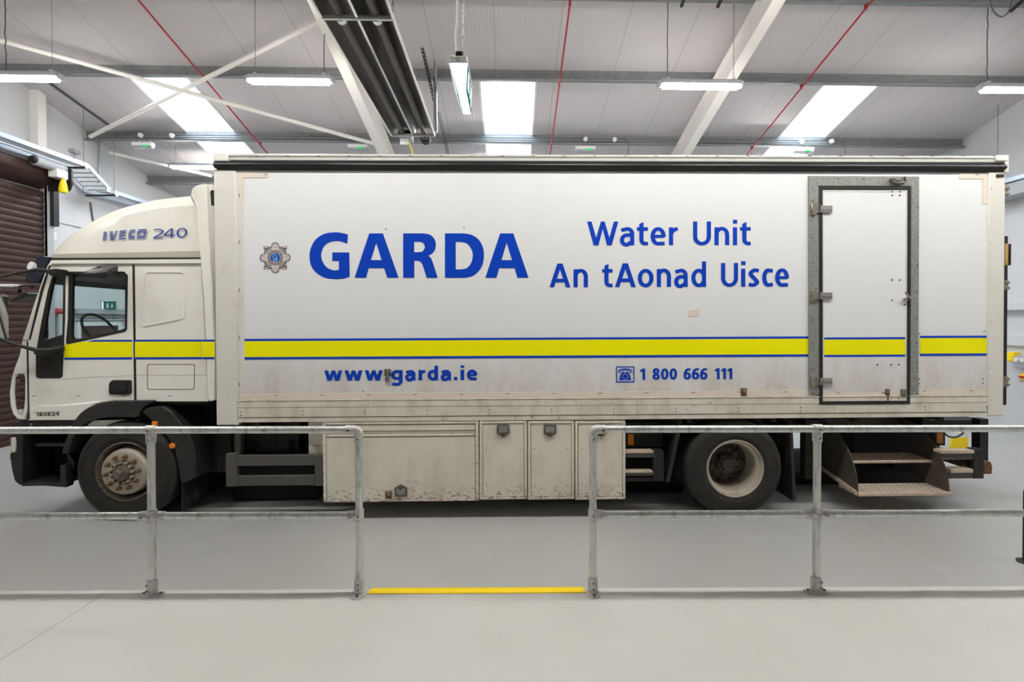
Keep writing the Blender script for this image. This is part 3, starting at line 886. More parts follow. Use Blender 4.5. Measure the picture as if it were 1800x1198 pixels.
# ================================================================== THE LORRY
truck = thing('box_truck', 'white box lorry with blue lettering and a yellow side stripe, parked side-on', 'truck', tuple(T_ORG))
truck.rotation_euler = Matrix((T_U, T_V, T_W)).transposed().to_euler()
def part(name, mb, parent=None, bevel=0, label=None, segs=2, subsurf=0):
    o = mb.build(name, parent or truck, bevel, segs, subsurf)
    if label: o['label'] = label
    return o
def Z(px, py, v=0.0): return T(px, py, v)[1]
def U(px, py, v=0.0): return T(px, py, v)[0]
WID = 2.5                       # width of the box
def pbox(mb, x0, x1, y0, y1, v0, v1, m, vref=None):
    """box whose face at depth v0 spans the given picture rectangle"""
    v_ = v0 if vref is None else vref
    a = T(x0, y1, v_); b_ = T(x1, y0, v_)
    mb.box(a[0], b_[0], v0, v1, a[1], b_[1], m); return mb
def pprism(mb, pts, v0, v1, m, holes=(), vref=None):
    v_ = v0 if vref is None else vref
    mb.prism(TL(pts, v_), v0, v1, m, [TL(h, v_) for h in holes]); return mb

BU0, BU1 = U(378, 500), U(1765, 500)
BZ0, BZ1 = Z(900, 738), Z(900, 271.5)
ZT0 = Z(900, 301)               # bottom of the black top trim
ZR = Z(900, 698.5)              # top of the bottom rail
PU0, PU1 = U(417, 500), U(1736, 500)

# ---- box body
mb = MB().box(BU0 + .01, BU1 - .01, .008, WID - .008, BZ0 + .03, BZ1 - .03, M_PANEL)
box = part('cargo_box', mb, label='white box body, dusty towards the bottom')
for (x0, x1, nm) in ((378, 417, 0), (1736, 1765, 1)):
    a, b_ = U(x0, 500), U(x1, 500)
    for v0, v1 in ((-.006, .06), (WID - .06, WID + .006)):
        part('corner_post', MB().box(a, b_, v0, v1, BZ0 + (-.03 if nm == 0 else .0), ZT0 + .1, M_POST), box, .012)
mb = MB()
for (x0, x1) in ((378, 417), (1736, 1765)):
    pass
rp = MB()
for k, y in enumerate((332, 379, 428, 475, 523, 571, 619, 664, 709)):
    rp.rivet(U(411.5, y), -.006, Z(411.5, y), .011, M_POST)
for k, y in enumerate((331, 380, 427, 473, 519, 565, 611, 656, 702)):
    rp.rivet(U(1742, y), -.006, Z(1742, y), .011, M_POST)
part('rivets', rp, box)

# ---- top rail and black trim
zt1 = BZ1; ztm = Z(900, 283); ztb = ZT0
tr = MB()
tr.prism([(.0, ztm - .01), (-.012, ztm), (-.012, zt1 - .035), (-.022, zt1 - .03), (-.022, zt1 - .012), (.0, zt1), (WID, zt1), (WID + .01, ztm), (WID, ztm - .01)], BU0 + .02, BU1 - .02, M_TOPR, plane='vz')
part('top_rail', tr, box, .003)
bt = MB()
bt.prism([(.0, ztb), (-.014, ztb + .004)] + [(-.006 - .030 * math.sin(PI * k / 8), ztb + .006 + (ztm - ztb - .012) * k / 8) for k in range(9)] + [(.0, ztm)], BU0 + .05 * 0 + .012, BU1 - .012, M_TRIM, plane='vz', smooth_sides=True)
part('top_trim', bt, box, label='black rounded strip along the top edge')
for x0, x1, y0, y1 in ((375.5, 401, 268.5, 283), (1752, 1774, 272, 283)):
    mb = MB(); pbox(mb, x0, x1, y0, y1, -.035, .12, M_POST); part('corner_cap', mb, box, .012)
mb = MB(); pbox(mb, 1768, 1774.5, 272, 303, -.03, .12, M_POST); part('corner_cap', mb, box, .01)
mb = MB(); pbox(mb, 375, 380, 268, 300, -.02, .12, M_POST); part('corner_cap', mb, box, .01)
mb = MB(); pbox(mb, 1753, 1766, 305.5, 310.5, -.02, .0, M_BLACKM); part('marker_lamp', mb, box, .005)
mb = MB()
for k in range(26):
    x = 395 + k * 54
    pbox(mb, x, x + 5, 273.2, 274.2, -.0235, -.02, M_INK)
part('roof_edge_marks', mb, box)

# ---- bottom rail (ribbed aluminium) with rivets
zr0, zr1, zr2, zr3, zr4, zr5 = Z(900, 738), Z(900, 730.4), Z(900, 729), Z(900, 713.2), Z(900, 712.2), Z(900, 699)
pr = [(.03, zr0), (-.004, zr0), (-.004, zr1), (.008, zr1), (.008, zr2), (-.010, zr2), (-.010, zr3 + .001), (.006, zr3 + .001), (.006, zr4), (-.012, zr4), (-.010, zr5 - .012), (-.016, zr5 - .010), (-.016, zr5 - .002), (.0, zr5), (.03, zr5)]
rail = MB().prism(pr, PU0, PU1, M_ALU, plane='vz')
rl = part('bottom_rail', rail, box, label='dusty ribbed aluminium rail along the bottom edge')
part('bottom_rail', MB().box(BU0 + .04, BU1 - .04, WID - .03, WID + .008, zr0, zr5, M_ALU), box)
rv = MB()
for k in range(25):
    x = 423.5 + k * 54.6
    if 1440 < x < 1612: continue
    z = Z(900, 706) ; u = U(x, 706)
    rv.rivet(u, -.010, z, .011, M_POST)
    if k % 2 == 0:
        for yy in (719.5, 725.5): rv.rivet(u, -.008, Z(900, yy), .008, M_LATCH)
part('rivets', rv, rl)
mb = MB(); pbox(mb, 1113.5, 1115.5, 697, 728, -.012, 0, M_POST); part('joint_strip', mb, rl)

# ---- reflective tape with its small print
tp = MB()
ztp0, ztp1 = Z(900, 698.3), Z(900, 689.2)
tp.box(PU0 + .01, U(1422, 600), .002, .010, ztp0, ztp1, M_TAPE)
tp.box(U(1616, 600), PU1 - .01, .002, .010, ztp0, ztp1, M_TAPE)
for q in ((419, 428, 304, 358), (428, 470, 304, 312), (1686, 1735, 305, 314), (1727.5, 1736, 314, 358)):
    pbox(tp, *q, .0025, .010, M_TAPE)
part('reflective_tape', tp, box)
tv = MB(); pbox(tv, 419.5, 427, 358, 690, .004, .010, M_POST); part('edge_strip', tv, box)
tk = MB()
for k in range(16):
    x = 485 + k * 81.5
    if 1420 < x < 1618: continue
    u = U(x, 692); z = Z(900, 691.5)
    tk.box(u - .02, u + .018, .0012, .0022, z - .004, z + .002, M_INK)
    tk.add([(u + .005 + .012 * math.cos(a * .7), .0016, z - .025 + .012 * math.sin(a * .7)) for a in range(9)], [tuple(range(9))], M_TAPE)
for y in (343, 426, 510, 593, 675):
    a = T(420.5, y); tk.box(a[0] - .003, a[0] + .003, .0012, .0022, a[1] - .02, a[1] + .02, M_INK)
for x in (467, 1718): 
    a = T(x, 306.5); tk.box(a[0] - .02, a[0] + .02, .0012, .0022, a[1] - .003, a[1] + .003, M_INK)
part('tape_print', tk, box)

# ---- yellow stripe with blue borders
def stripe(x0, x1, v, parent, name='side_stripe', ya=None):
    zz = [Z(900, y, v) for y in ((593.2, 597.3, 624.9, 629) if ya is None else ya)]
    a, b_ = U(x0, 610, v), U(x1, 610, v)
    s = MB().box(a, b_, v, v + .004, zz[2], zz[1], M_YEL); o = part(name, s, parent, label='yellow stripe')
    for z0, z1 in ((zz[1], zz[0]), (zz[3], zz[2])):
        part('stripe_border', MB().box(a, b_, v, v + .004, z0, z1, M_BLUE), parent, label='blue border line of the stripe')
stripe(429, 1422.5, .0045, box)
stripe(1617.5, 1735, .0045, box)

# ---- lettering
FV = .0052                      # face depth of the vinyl
def stroke(pts, sw, hw):
    P = [Vector(p) for p in pts]
    L, R = [], []
    for i, p in enumerate(P):
        d = (P[min(i + 1, len(P) - 1)] - P[max(i - 1, 0)])
        if d.length < 1e-9: continue
        d.normalize(); n = Vector((-d.y, d.x))
        o = Vector((n.x * sw / 2, n.y * hw / 2))
        L.append(p + o); R.append(p - o)
    return [('strip', L, R)]
def poly(*pts): return [('poly', [Vector(p) for p in pts])]
X_ = .755
def glyph(ch, w, sw, hw, X=X_, asc=1.07):
    g = []
    S = lambda pts: stroke(pts, sw, hw)
    V = lambda x, y0, y1: poly((x, y0), (x + sw, y0), (x + sw, y1), (x, y1))
    H = lambda y, x0, x1, h=hw: poly((x0, y), (x1, y), (x1, y + h), (x0, y + h))
    if ch in 'Ww':
        h = 1.0 if ch == 'W' else X
        t_ = sw * 1.04
        b1, b2 = w * .28, w * .72
        g += poly((0, h), (t_, h), (b1 + t_ * .55, 0), (b1 - t_ * .5, 0))
        g += poly((w * .5 - t_ * .42, h), (w * .5 + t_ * .42, h), (b1 + t_ * .6, 0), (b1 - t_ * .45, 0))
        g += poly((w * .5 - t_ * .42, h), (w * .5 + t_ * .42, h), (b2 + t_ * .45, 0), (b2 - t_ * .6, 0))
        g += poly((w - t_, h), (w, h), (b2 + t_ * .5, 0), (b2 - t_ * .55, 0))
    elif ch == 'A':
        t_ = sw * 1.08
        g += poly((0, 0), (t_, 0), (w / 2 + t_ * .42, 1), (w / 2 - t_ * .58, 1))
        g += poly((w, 0), (w - t_, 0), (w / 2 - t_ * .42, 1), (w / 2 + t_ * .58, 1))
        g += poly((w * .14 + t_ * .4, .215), (w * .86 - t_ * .4, .215), (w * .81 - t_ * .4, .215 + hw), (w * .19 + t_ * .4, .215 + hw))
    elif ch in 'nr' :
        g += V(0, 0, X)
        if ch == 'n':
            g += S([(w - sw / 2, 0)] + arc(w * .5, X - hw / 2 - .24, w * .5 - sw / 2, .26, 0, 150))
        else:
            g += S(arc(w * 1.04, X - hw / 2 - .26, w * 1.04 - sw / 2, .275, 180, 97))
    elif ch == 'U':
        g += S([(sw / 2, 1), (sw / 2, .36)] + arc(w / 2, .36, w / 2 - sw / 2, .37 - hw / 2, 180, 360, 20) + [(w - sw / 2, 1)])
    elif ch == 'i':
        g += V(0, 0, X) + poly((0, .91), (w, .91), (w, asc), (0, asc))
    elif ch == 't':
        x = w * .22
        g += poly((x, .25), (x + sw, .25), (x + sw, .98), (x, .90))
        g += S([(x + sw / 2, .26)] + arc(x + sw / 2 + .17, .225, .17, .235 - hw / 2, 180, 262, 10) + [(w, hw / 2 + .005)])
        g += H(X - hw * .95, 0, w)
    elif ch == 'o':
        g += S(arc(w / 2, X / 2, w / 2 - sw / 2, X / 2 - hw / 2 + .01, 0, 360, 36))
    elif ch == 'e':
        g += S(arc(w / 2, X / 2, w / 2 - sw / 2, X / 2 - hw / 2 + .01, -4, 285, 30) + [(w * .93, .07)])
        g += H(X / 2 - hw * .42, sw * .6, w - sw * .35, hw * .84)
    elif ch == 'c':
        g += S([(w * .99, X - hw * .62)] + arc(w * .56, X / 2, w * .56 - sw / 2, X / 2 - hw / 2 + .01, 75, 285, 26) + [(w * .99, hw * .62)])
    elif ch == 's':
        g += S(spline([(w * .95, X - hw * .62), (w * .55, X - hw / 2 + .01), (sw * .55, X * .73), (w * .5, X * .49), (w - sw * .52, X * .25), (w * .45, hw / 2 - .01), (.02, hw * .7)], 8))
    elif ch == 'a':
        g += V(w - sw, 0, X * .66)
        g += S([(w - sw / 2, X * .6)] + arc(w * .53, X - hw / 2 - .20, w * .47 - sw / 2, .21, 0, 100, 12) + [(w * .09, X - hw * .82)])
        g += S([(w - sw * .6, X * .565), (w * .62, X * .565)] + arc(w * .5, X * .29, w * .5 - sw / 2, X * .275, 90, 262, 18) + [(w - sw * .7, hw * .9)])
    elif ch == 'd':
        g += V(w - sw, 0, asc)
        g += S(arc(w * .51, X / 2, w * .51 - sw / 2, X / 2 - hw / 2 + .01, 20, 340, 30))
        g += S([(w * .72, X - hw * .62), (w - sw * .5, X - hw * 1.3)]) + S([(w * .72, hw * .62), (w - sw * .5, hw * 1.3)])
    elif ch == 'g':
        g += S([(w - sw / 2, X), (w - sw / 2, -.06)] + arc(w * .52, -.06, w * .48 - sw / 2, .225, 0, -95, 14) + [(w * .10, -.255)])
        g += S(arc(w * .51, X * .53, w * .51 - sw / 2, X * .47 - hw / 2 + .01, 20, 340, 30))
    elif ch == '.':
        g += poly((0, 0), (w, 0), (w, w * 1.0), (0, w * 1.0))
    elif ch == '1':
        g += V(w - sw, 0, 1)
        g += poly((w - sw * .9, 1), (w - sw * .9, 1 - hw * 1.25), (sw * .33, .70), (0, .80), (w - sw * 1.0, 1))
    elif ch == '0':
        g += S(arc(w / 2, .5, w / 2 - sw / 2, .5 - hw / 2 + .01, 0, 360, 36))
    elif ch == '8':
        g += S(arc(w / 2, .75, w * .46 - sw / 2, .25 - hw / 2 + .035, 0, 360, 30)) + S(arc(w / 2, .27, w / 2 - sw / 2, .27 - hw / 2 + .01, 0, 360, 30))
    elif ch == '6':
        g += S(arc(w / 2, .32, w / 2 - sw / 2, .32 - hw / 2 + .01, 0, 360, 32))
        g += S([(w * .93, 1 - hw * .52), (w * .72, 1 - hw * .45)] + arc(w * .62, .36, w * .62 - sw / 2, .64 - hw / 2, 92, 180, 16))
    elif ch == '2':
        g += S(spline([(.04, 1 - hw * .9), (w * .45, 1 - hw / 2), (w - sw * .5, .76), (w * .72, .48), (sw * .5, hw * .9)], 7)) + H(0, 0, w)
    elif ch == '4':
        g += V(w * .62, 0, 1) + H(.22, 0, w) + poly((w * .62 + sw * .4, 1), (w * .62 - sw * .3, 1), (0, .22 + hw), (0, .22), (sw * .9, .22 + hw * .6))
    elif ch == 'E':
        g += V(0, 0, 1) + H(0, 0, w) + H(1 - hw, 0, w) + H(.5 - hw / 2, 0, w * .92)
    elif ch == 'I':
        g += V(0, 0, 1)
    elif ch == 'V':
        g += poly((0, 1), (sw, 1), (w / 2 + sw / 2, 0), (w / 2 - sw / 2, 0)) + poly((w - sw, 1), (w, 1), (w / 2 + sw / 2, 0), (w / 2 - sw / 2, 0))
    elif ch in 'CO':
        if ch == 'O': g += S(arc(w / 2, .5, w / 2 - sw / 2, .5 - hw / 2, 0, 360, 36))
        else: g += S(arc(w / 2, .5, w / 2 - sw / 2, .5 - hw / 2, 45, 315, 30))
    return g
def put(mb, items, mp, m, v=FV):
    """items in glyph space, mp maps to (u, z)"""
    for k_, it in enumerate(items):
        v = v - .0003          # strokes overlap like cut vinyl, so no two faces coincide
        if it[0] == 'poly':
            mb.add([(lambda q: (q[0], v, q[1]))(mp(p.x, p.y)) for p in it[1]], [tuple(range(len(it[1])))], m)
        else:
            L, R = it[1], it[2]; n = len(L)
            vs_ = [(lambda q: (q[0], v, q[1]))(mp(p.x, p.y)) for p in list(L) + list(R)]
            mb.add(vs_, [(i, i + 1, n + i + 1, n + i) for i in range(n - 1)], m)
def text_run(name, chars, yb, yc, sw, hw, m, parent, v=FV, X=X_, asc=1.07, slant=0.0, label=None):
    """chars = [(letter, x0, x1)] in picture pixels; yb, yc = ((x, y), (x, y)) baseline and cap line; sw, hw in px"""
    mb = MB()
    def line(l, x): return l[0][1] + (l[1][1] - l[0][1]) * (x - l[0][0]) / (l[1][0] - l[0][0])
    for ch, x0, x1 in chars:
        b0 = line(yb, x0); c0 = line(yc, x0)
        h = b0 - c0
        k = (line(yb, x1) - b0) / max(1e-6, (x1 - x0))
        def mp(x, y, x0=x0, b0=b0, h=h, k=k):
            return T(x0 + x * h + slant * y * h, b0 - y * h + k * x * h, v)
        put(mb, glyph(ch, (x1 - x0) / h, sw / h, hw / h, X, asc), mp, m, v)
    return part(name, mb, parent, label=label)
def zs(ox, oy, s, lst): return [(c, ox + a / s, ox + b_ / s) for c, a, b_ in lst]
o1 = (940, 370, 3.744)
r1 = zs(o1[0], 0, o1[2], [('W', 345, 550), ('a', 560, 655), ('t', 672, 745), ('e', 762, 862), ('r', 883, 945), ('U', 1042, 1160), ('n', 1183, 1280), ('i', 1304, 1332), ('t', 1350, 1421)])
text_run('lettering', r1, ((1032, 430.9), (1320, 430.6)), ((1032, 389.2), (1320, 389.0)), 7.4, 6.3, M_BLUE, box, label='blue lettering Water Unit')
r2 = zs(o1[0], 0, o1[2], [('A', 97, 235), ('n', 255, 350), ('t', 443, 512), ('A', 527, 665), ('o', 678, 782), ('n', 803, 897), ('a', 917, 1007), ('d', 1030, 1128), ('U', 1226, 1338), ('i', 1358, 1387), ('s', 1405, 1478), ('c', 1497, 1568), ('e', 1582, 1673)])
text_run('lettering', r2, ((966, 504.8), (1387, 503.4)), ((966, 463), (1387, 461.5)), 7.4, 6.3, M_BLUE, box, label='blue lettering An tAonad Uisce')
o2 = (560, 630, 6.0)
r3 = zs(o2[0], 0, o2[2], [('w', 60, 252), ('w', 273, 464), ('w', 486, 678), ('.', 704, 740), ('g', 764, 886), ('a', 912, 1022), ('r', 1054, 1130), ('d', 1148, 1260), ('a', 1288, 1397), ('.', 1428, 1463), ('i', 1497, 1537), ('e', 1563, 1675)])
text_run('lettering', r3, ((570, 668.8), (839, 667.7)), ((570, 645), (839, 643.5)), 6.4, 4.9, M_BLUE, box, label='blue web address lettering')
o3 = (1060, 630, 7.2)
r4 = zs(o3[0], 0, o3[2], [('1', 463, 533), ('8', 625, 720), ('0', 733, 829), ('0', 842, 938), ('6', 1019, 1113), ('6', 1124, 1219), ('6', 1228, 1323), ('1', 1409, 1476), ('1', 1489, 1556), ('1', 1569, 1636)])
text_run('lettering', r4, ((1124, 667.2), (1288, 666.0)), ((1124, 647.4), (1288, 646.6)), 4.7, 3.6, M_BLUE, box, label='blue phone number lettering')
# GARDA, large
gd = MB()
def gp(pts, ox, oy, s=8.5714): return TL([(ox + x / s, oy + y / s) for x, y in pts], FV)
def flat(mb, outer, holes, m, v=FV):
    loops = [outer] + holes; fl = [p for l in loops for p in l]
    tr_ = tessellate_polygon([[Vector((p[0], p[1], 0)) for p in l] for l in loops])
    mb.add([(p[0], v, p[1]) for p in fl], [tuple(t_) for t_ in tr_], m)
Gout = spline([(658, 145), (560, 120), (450, 112), (300, 135), (170, 220), (98, 350), (78, 470), (100, 610), (180, 720), (310, 795), (460, 815), (580, 808), (682, 782)], 5) + [(676, 415), (420, 415), (420, 543), (521, 543), (521, 676)] + \
       spline([(521, 676), (450, 685), (360, 655), (290, 580), (252, 465), (285, 340), (360, 270), (470, 243), (560, 252), (645, 286)], 5)
flat(gd, gp(Gout, 535, 395), [], M_BLUE)
def Apoly(xs):  # xs: outer measurements
    a0, a1, t0, t1, b0, b1, i0, i1, ap, c0, c1 = xs
    return [(a0, 797), (a1, 797), (c0, 652), (c1, 652), (b0, 797), (b1, 797), (t1, 128), (t0, 128)], [(i0, 530), (i1, 530), (ap, 270)]
o_, h_ = Apoly((757, 930, 978, 1183, 1250, 1420, 1002, 1166, 1083, 970, 1202))
flat(gd, gp(o_, 535, 395), [gp(h_, 535, 395)], M_BLUE)
o_, h_ = Apoly((1097, 1266, 1322, 1520, 1580, 1750, 1343, 1500, 1419, 1307, 1540))
flat(gd, gp(o_, 725, 395), [gp(h_, 725, 395)], M_BLUE)
# R: given in the second crop's frame (stem left edge at -138)
Rout = [(-140, 128)] + spline([(175, 128), (270, 150), (335, 220), (352, 300), (335, 380), (290, 437), (236, 463)], 5) + spline([(236, 463), (275, 495), (302, 550)], 4)[1:] + [(382, 797), (214, 797)] + \
       spline([(155, 610), (130, 565), (95, 543), (28, 538)], 5) + [(28, 797), (-140, 797)]
Rh = [(26, 254)] + spline([(90, 254), (150, 265), (188, 330), (152, 398), (90, 411)], 5) + [(26, 411)]
flat(gd, gp(Rout, 725, 395), [gp(Rh, 725, 395)], M_BLUE)
Dout = [(490, 128)] + spline([(770, 128), (890, 150), (990, 215), (1055, 320), (1077, 455), (1055, 600), (990, 705), (895, 775), (780, 797)], 5) + [(490, 797)]
Dh = [(652, 256)] + spline([(730, 256), (820, 280), (885, 360), (910, 455), (885, 570), (820, 650), (730, 670)], 5) + [(652, 670)]
flat(gd, gp(Dout, 725, 395), [gp(Dh, 725, 395)], M_BLUE)
part('lettering', gd, box, label='large blue police lettering')

# telephone symbol
ph = MB()
def q3(x, y): return (1060 + x / 7.2, 630 + y / 7.2)
def quad(mb, x0, x1, y0, y1, m): flat(mb, TL([q3(x0, y0), q3(x1, y0), q3(x1, y1), q3(x0, y1)], FV), [], m)
flat(ph, TL([q3(*p) for p in ((164, 99), (398, 98), (397, 301), (164, 302))], FV), [TL([q3(*p) for p in ((178, 112), (385, 111), (384, 287), (178, 288))], FV)], M_BLUE)
flat(ph, TL([q3(*p) for p in [(190, 158)] + arc(281, 160, 92, 36, 180, 360, 16)[1:-1] + [(373, 156), (330, 152)] + [(310, 148), (252, 148), (232, 152)]], FV), [], M_BLUE)
quad(ph, 189, 230, 166, 178, M_BLUE); quad(ph, 334, 374, 164, 177, M_BLUE)
flat(ph, TL([q3(*p) for p in ((248, 160), (260, 160), (262, 174), (300, 174), (302, 159), (316, 159), (318, 174), (338, 196), (357, 272), (203, 273), (222, 196), (246, 174))], FV),
     [TL([q3(*p) for p in arc(281, 227, 38, 38, 0, 360, 20)[:-1]], FV)], M_BLUE)
flat(ph, TL([q3(*p) for p in arc(281, 227, 31, 31, 0, 360, 20)[:-1]], FV), [], M_BLUE)
part('telephone_symbol', ph, box, label='blue telephone symbol in a square')

# round police crest
M_CR1 = mat('crest_grey', (120, 116, 114), .5); M_CR2 = mat('crest_light', (214, 206, 204), .5); M_CR3 = mat('crest_brown', (150, 132, 122), .5); M_CR4 = mat('crest_blue', (8, 92, 184), .4); M_CR5 = mat('crest_ink', (70, 62, 62), .5)
M_CR6 = mat('crest_silver', (190, 206, 196), .5)
def qc(x, y): return (440 + x / 14.98, 410 + y / 14.98)
def cpoly(mb, pts, m, k): flat(mb, TL([qc(*p) for p in pts], FV - .0006 * k), [], m, FV - .0006 * k)
cx, cy = 655, 640
crest = MB()
cpoly(crest, [(345, 332), (500, 345), (655, 380), (810, 345), (968, 338), (950, 490), (930, 640), (955, 790), (968, 946), (810, 935), (655, 900), (500, 935), (352, 946), (365, 790), (385, 640), (365, 490)], M_CR1, 0)
for sx, sy in ((-1, -1), (1, -1), (1, 1), (-1, 1)):
    def rr(x, y): return (cx + sx * x, cy + sy * y)
    for q, mm_ in (([(290, 290), (235, 290), (225, 260), (270, 250)], M_CR2), ([(290, 270), (290, 225), (262, 215), (268, 250)], M_CR5), ([(222, 282), (180, 284), (185, 262), (215, 258)], M_CR2), ([(284, 216), (286, 176), (262, 182), (258, 210)], M_CR2), ([(252, 246), (224, 252), (232, 226), (250, 222)], M_CR5)):
        cpoly(crest, [rr(*p) for p in q], mm_, 1)
for a in (0, 90, 180, 270):
    px, py = cx + 300 * math.cos(math.radians(a)), cy + 300 * math.sin(math.radians(a))
    cpoly(crest, arc(px, py, 108, 108, 0, 360, 20)[:-1], M_CR1, 1)
cpoly(crest, arc(cx, cy, 292, 292, 0, 360, 36)[:-1], M_CR1, 2)
cpoly(crest, arc(cx, cy, 272, 272, 0, 360, 36)[:-1], M_CR2, 3)
for a in (0, 90, 180, 270):
    px, py = cx + 292 * math.cos(math.radians(a)), cy + 292 * math.sin(math.radians(a))
    cpoly(crest, arc(px, py, 80, 80, 0, 360, 20)[:-1], M_CR2, 4)
    for b_ in (45, 135, 225, 315):
        x, y = px + 34 * math.cos(math.radians(b_)), py + 34 * math.sin(math.radians(b_))
        cpoly(crest, arc(x, y, 13, 13, 0, 360, 8)[:-1], M_CR1, 5)
for a0 in (20, 110, 200, 290):
    for i in range(7):
        a = math.radians(a0 + 5 + i * 6.7)
        x, y = cx + 238 * math.cos(a), cy + 238 * math.sin(a)
        ta, tb = math.cos(a), math.sin(a)
        cpoly(crest, [(x + 22 * ta - 8 * tb, y + 22 * tb + 8 * ta), (x + 22 * ta + 6 * tb, y + 22 * tb - 6 * ta), (x - 22 * ta + 6 * tb, y - 22 * tb - 6 * ta), (x - 22 * ta - 8 * tb, y - 22 * tb + 8 * ta)], M_CR5, 5)
cpoly(crest, arc(cx, cy, 205, 205, 0, 360, 36)[:-1], M_CR3, 5)
for i in range(24):
    a = math.radians(i * 15); x, y = cx + 172 * math.cos(a), cy + 172 * math.sin(a)
    cpoly(crest, arc(x, y, 15, 15, 0, 360, 6)[:-1], M_CR1, 6)
cpoly(crest, arc(cx, cy, 142, 142, 0, 360, 32)[:-1], M_CR2, 6)
cpoly(crest, arc(cx, cy, 132, 132, 0, 360, 32)[:-1], M_CR4, 7)
for pts in ([(585, 565), (620, 545), (665, 575), (690, 620), (680, 670), (640, 685), (608, 650), (606, 590)], [(690, 625), (700, 680), (660, 700), (615, 715), (610, 750), (660, 765), (698, 735), (690, 700)]):
    s = stroke(spline(pts, 4), 14, 14)[0]; L, R = s[1], s[2]; n = len(L)
    vv = FV - .0006 * 8
    vs_ = [(lambda q: (q[0], vv, q[1]))(T(*qc(p.x, p.y), vv)) for p in list(L) + list(R)]
    crest.add(vs_, [(i, i + 1, n + i + 1, n + i) for i in range(n - 1)], M_CR6)
part('crest', crest, box, label='round grey and blue police crest')

mb = MB(); flat(mb, TL([(1210, 546), (1228, 543.5), (1229, 555), (1210, 557)], FV), [], M_TAPE); part('paper_patch', mb, box, label='small pale patch under the lettering')
mb = MB()
for x, y in ((678, 402), (815.5, 399), (638, 688), (1617.5, 586), (1616.5, 666), (1617, 674), (1731, 582), (1730, 596), (1729, 666), (1729, 673)):
    p = T(x, y); mb.disc((p[0], .0085, p[1]), (0, -1, 0), .007, .004, M_INK, 8)
part('screw_heads', mb, box)
def small_latch(x0, x1, y0, y1, m, parent, nm='catch', v=0.0):
    mb = MB(); pbox(mb, x0, x1, y0, y1, v - .012, v + .01, m); o = part(nm, mb, parent, .003)
    mb = MB(); w = x1 - x0; h = y1 - y0
    pbox(mb, x0 + w * .25, x1 - w * .25, y0 + h * .12, y0 + h * .62, v - .022, v - .01, M_STEELB); part('keeper', mb, parent, .003)
    return o
small_latch(675.5, 686.5, 648.5, 661, M_LATCH, box)
mb = MB(); pbox(mb, 679.5, 682.5, 655, 671, -.014, .0, M_STEELB); pbox(mb, 678, 685, 669.5, 671.5, -.012, .0, M_LATCH); part('catch_pin', mb, box)
small_latch(1303.5, 1313, 682, 695.5, M_RUST, box)

# ---- side door
sd = T(1520, 705)
DV = -.004
fo = [(1422, 309), (1616, 310), (1614.5, 692), (1422.5, 693)]
fi = [(1439.5, 326), (1602, 326.5), (1600, 710), (1440.5, 711)]
dr = MB()
for a, b_, c, d in ((fo[0], fo[1], (1602, 326.5), (1439.5, 326)), (fo[0], (1439.5, 326), (1440.5, 693), fo[3]), (fo[1], fo[2], (1600, 692), (1602, 326.5))):
    pprism(dr, [a, b_, c, d], -.012, .01, M_GALF)
side_door = part('side_door_frame', dr, None, .002, 'speckled galvanised frame round the side door')
mb = MB(); pprism(mb, fi, -.016, .01, M_RUB, [[(1446, 333), (1596, 333.5), (1594.5, 704), (1446.5, 705)]]); part('door_seal', mb, side_door, .003, 'black rubber seal')
mb = MB(); pprism(mb, [(1446, 333), (1596, 333.5), (1594.5, 704), (1446.5, 705)], -.010, .01, M_POST, [[(1448.5, 336.5), (1592.5, 337), (1591.5, 698.5), (1449, 699.5)]]); part('door_edge', mb, side_door, .002)
mb = MB(); pprism(mb, [(1448.3, 336.3), (1592.7, 336.8), (1591.7, 698.7), (1448.8, 699.7)], -.006, .01, M_PANEL); part('door_panel', mb, side_door)
stripe(1448.3, 1592, -.0068, side_door, ya=(595.2, 599.2, 626.3, 630.2))
mb = MB(); pbox(mb, 1448.8, 1591.5, 688.5, 699, -.0068, .0, M_TAPE); part('reflective_tape', mb, side_door)
mb = MB()
for x in (1473, 1552):
    u, z = T(x, 690); mb.box(u - .02, u + .018, -.0078, -.006, z - .003, z + .003, M_INK)
part('tape_print', mb, side_door)
for y in (367, 519.5, 670):
    hb = MB(); pprism(hb, rounded(TL([(1426, y - 10), (1438, y - 10), (1438, y + 11), (1426, y + 11)]), .02) if False else [(1426.5, y - 10), (1435, y - 10), (1437, y - 7), (1437, y + 7), (1434.5, y + 10.5), (1428, y + 10.5), (1426.5, y + 8)], -.03, -.01, M_STEELB)
    h_ = part('hinge', hb, side_door, .006)
    mb = MB(); pbox(mb, 1436.5, 1463.5, y - 6, y + 6, -.028, -.006, M_GALF); pbox(mb, 1441, 1463, y + 1.5, y + 2.6, -.031, -.02, M_INK)
    part('hinge_strap', mb, h_, .003)
    mb = MB(); u, z = T(1437.5, y); mb.tube([(u, -.03, z - .04), (u, -.03, z + .04)], .012, M_LATCH, 10); part('hinge_pin', mb, h_)
mb = MB()
for x, y in ((1427.5, 354), (1427.5, 381), (1427.5, 417), (1427.5, 461), (1427, 559), (1427, 604), (1427, 648), (1427, 690), (1472, 314.5), (1516, 314.5), (1612, 365), (1612, 417), (1611, 466), (1611, 513), (1610.5, 559), (1610, 602), (1610.5, 646), (1610, 691)):
    p = T(x, y); mb.rivet(p[0], -.012, p[1], .009, M_LATCH)
for x, y in ((1567.5, 336.8), (1580.5, 336.8), (1567.5, 343.4), (1580.5, 343.4), (1567.3, 492), (1580.3, 492), (1567.3, 527.5), (1588.8, 535), (1541.5, 640.5), (1566, 640.3), (1579, 640.3), (1565.5, 699.6), (1578.5, 699.6), (1541.5, 623.3)):
    p = T(x, y); mb.rivet(p[0], -.0065, p[1], .0105, M_LATCH)
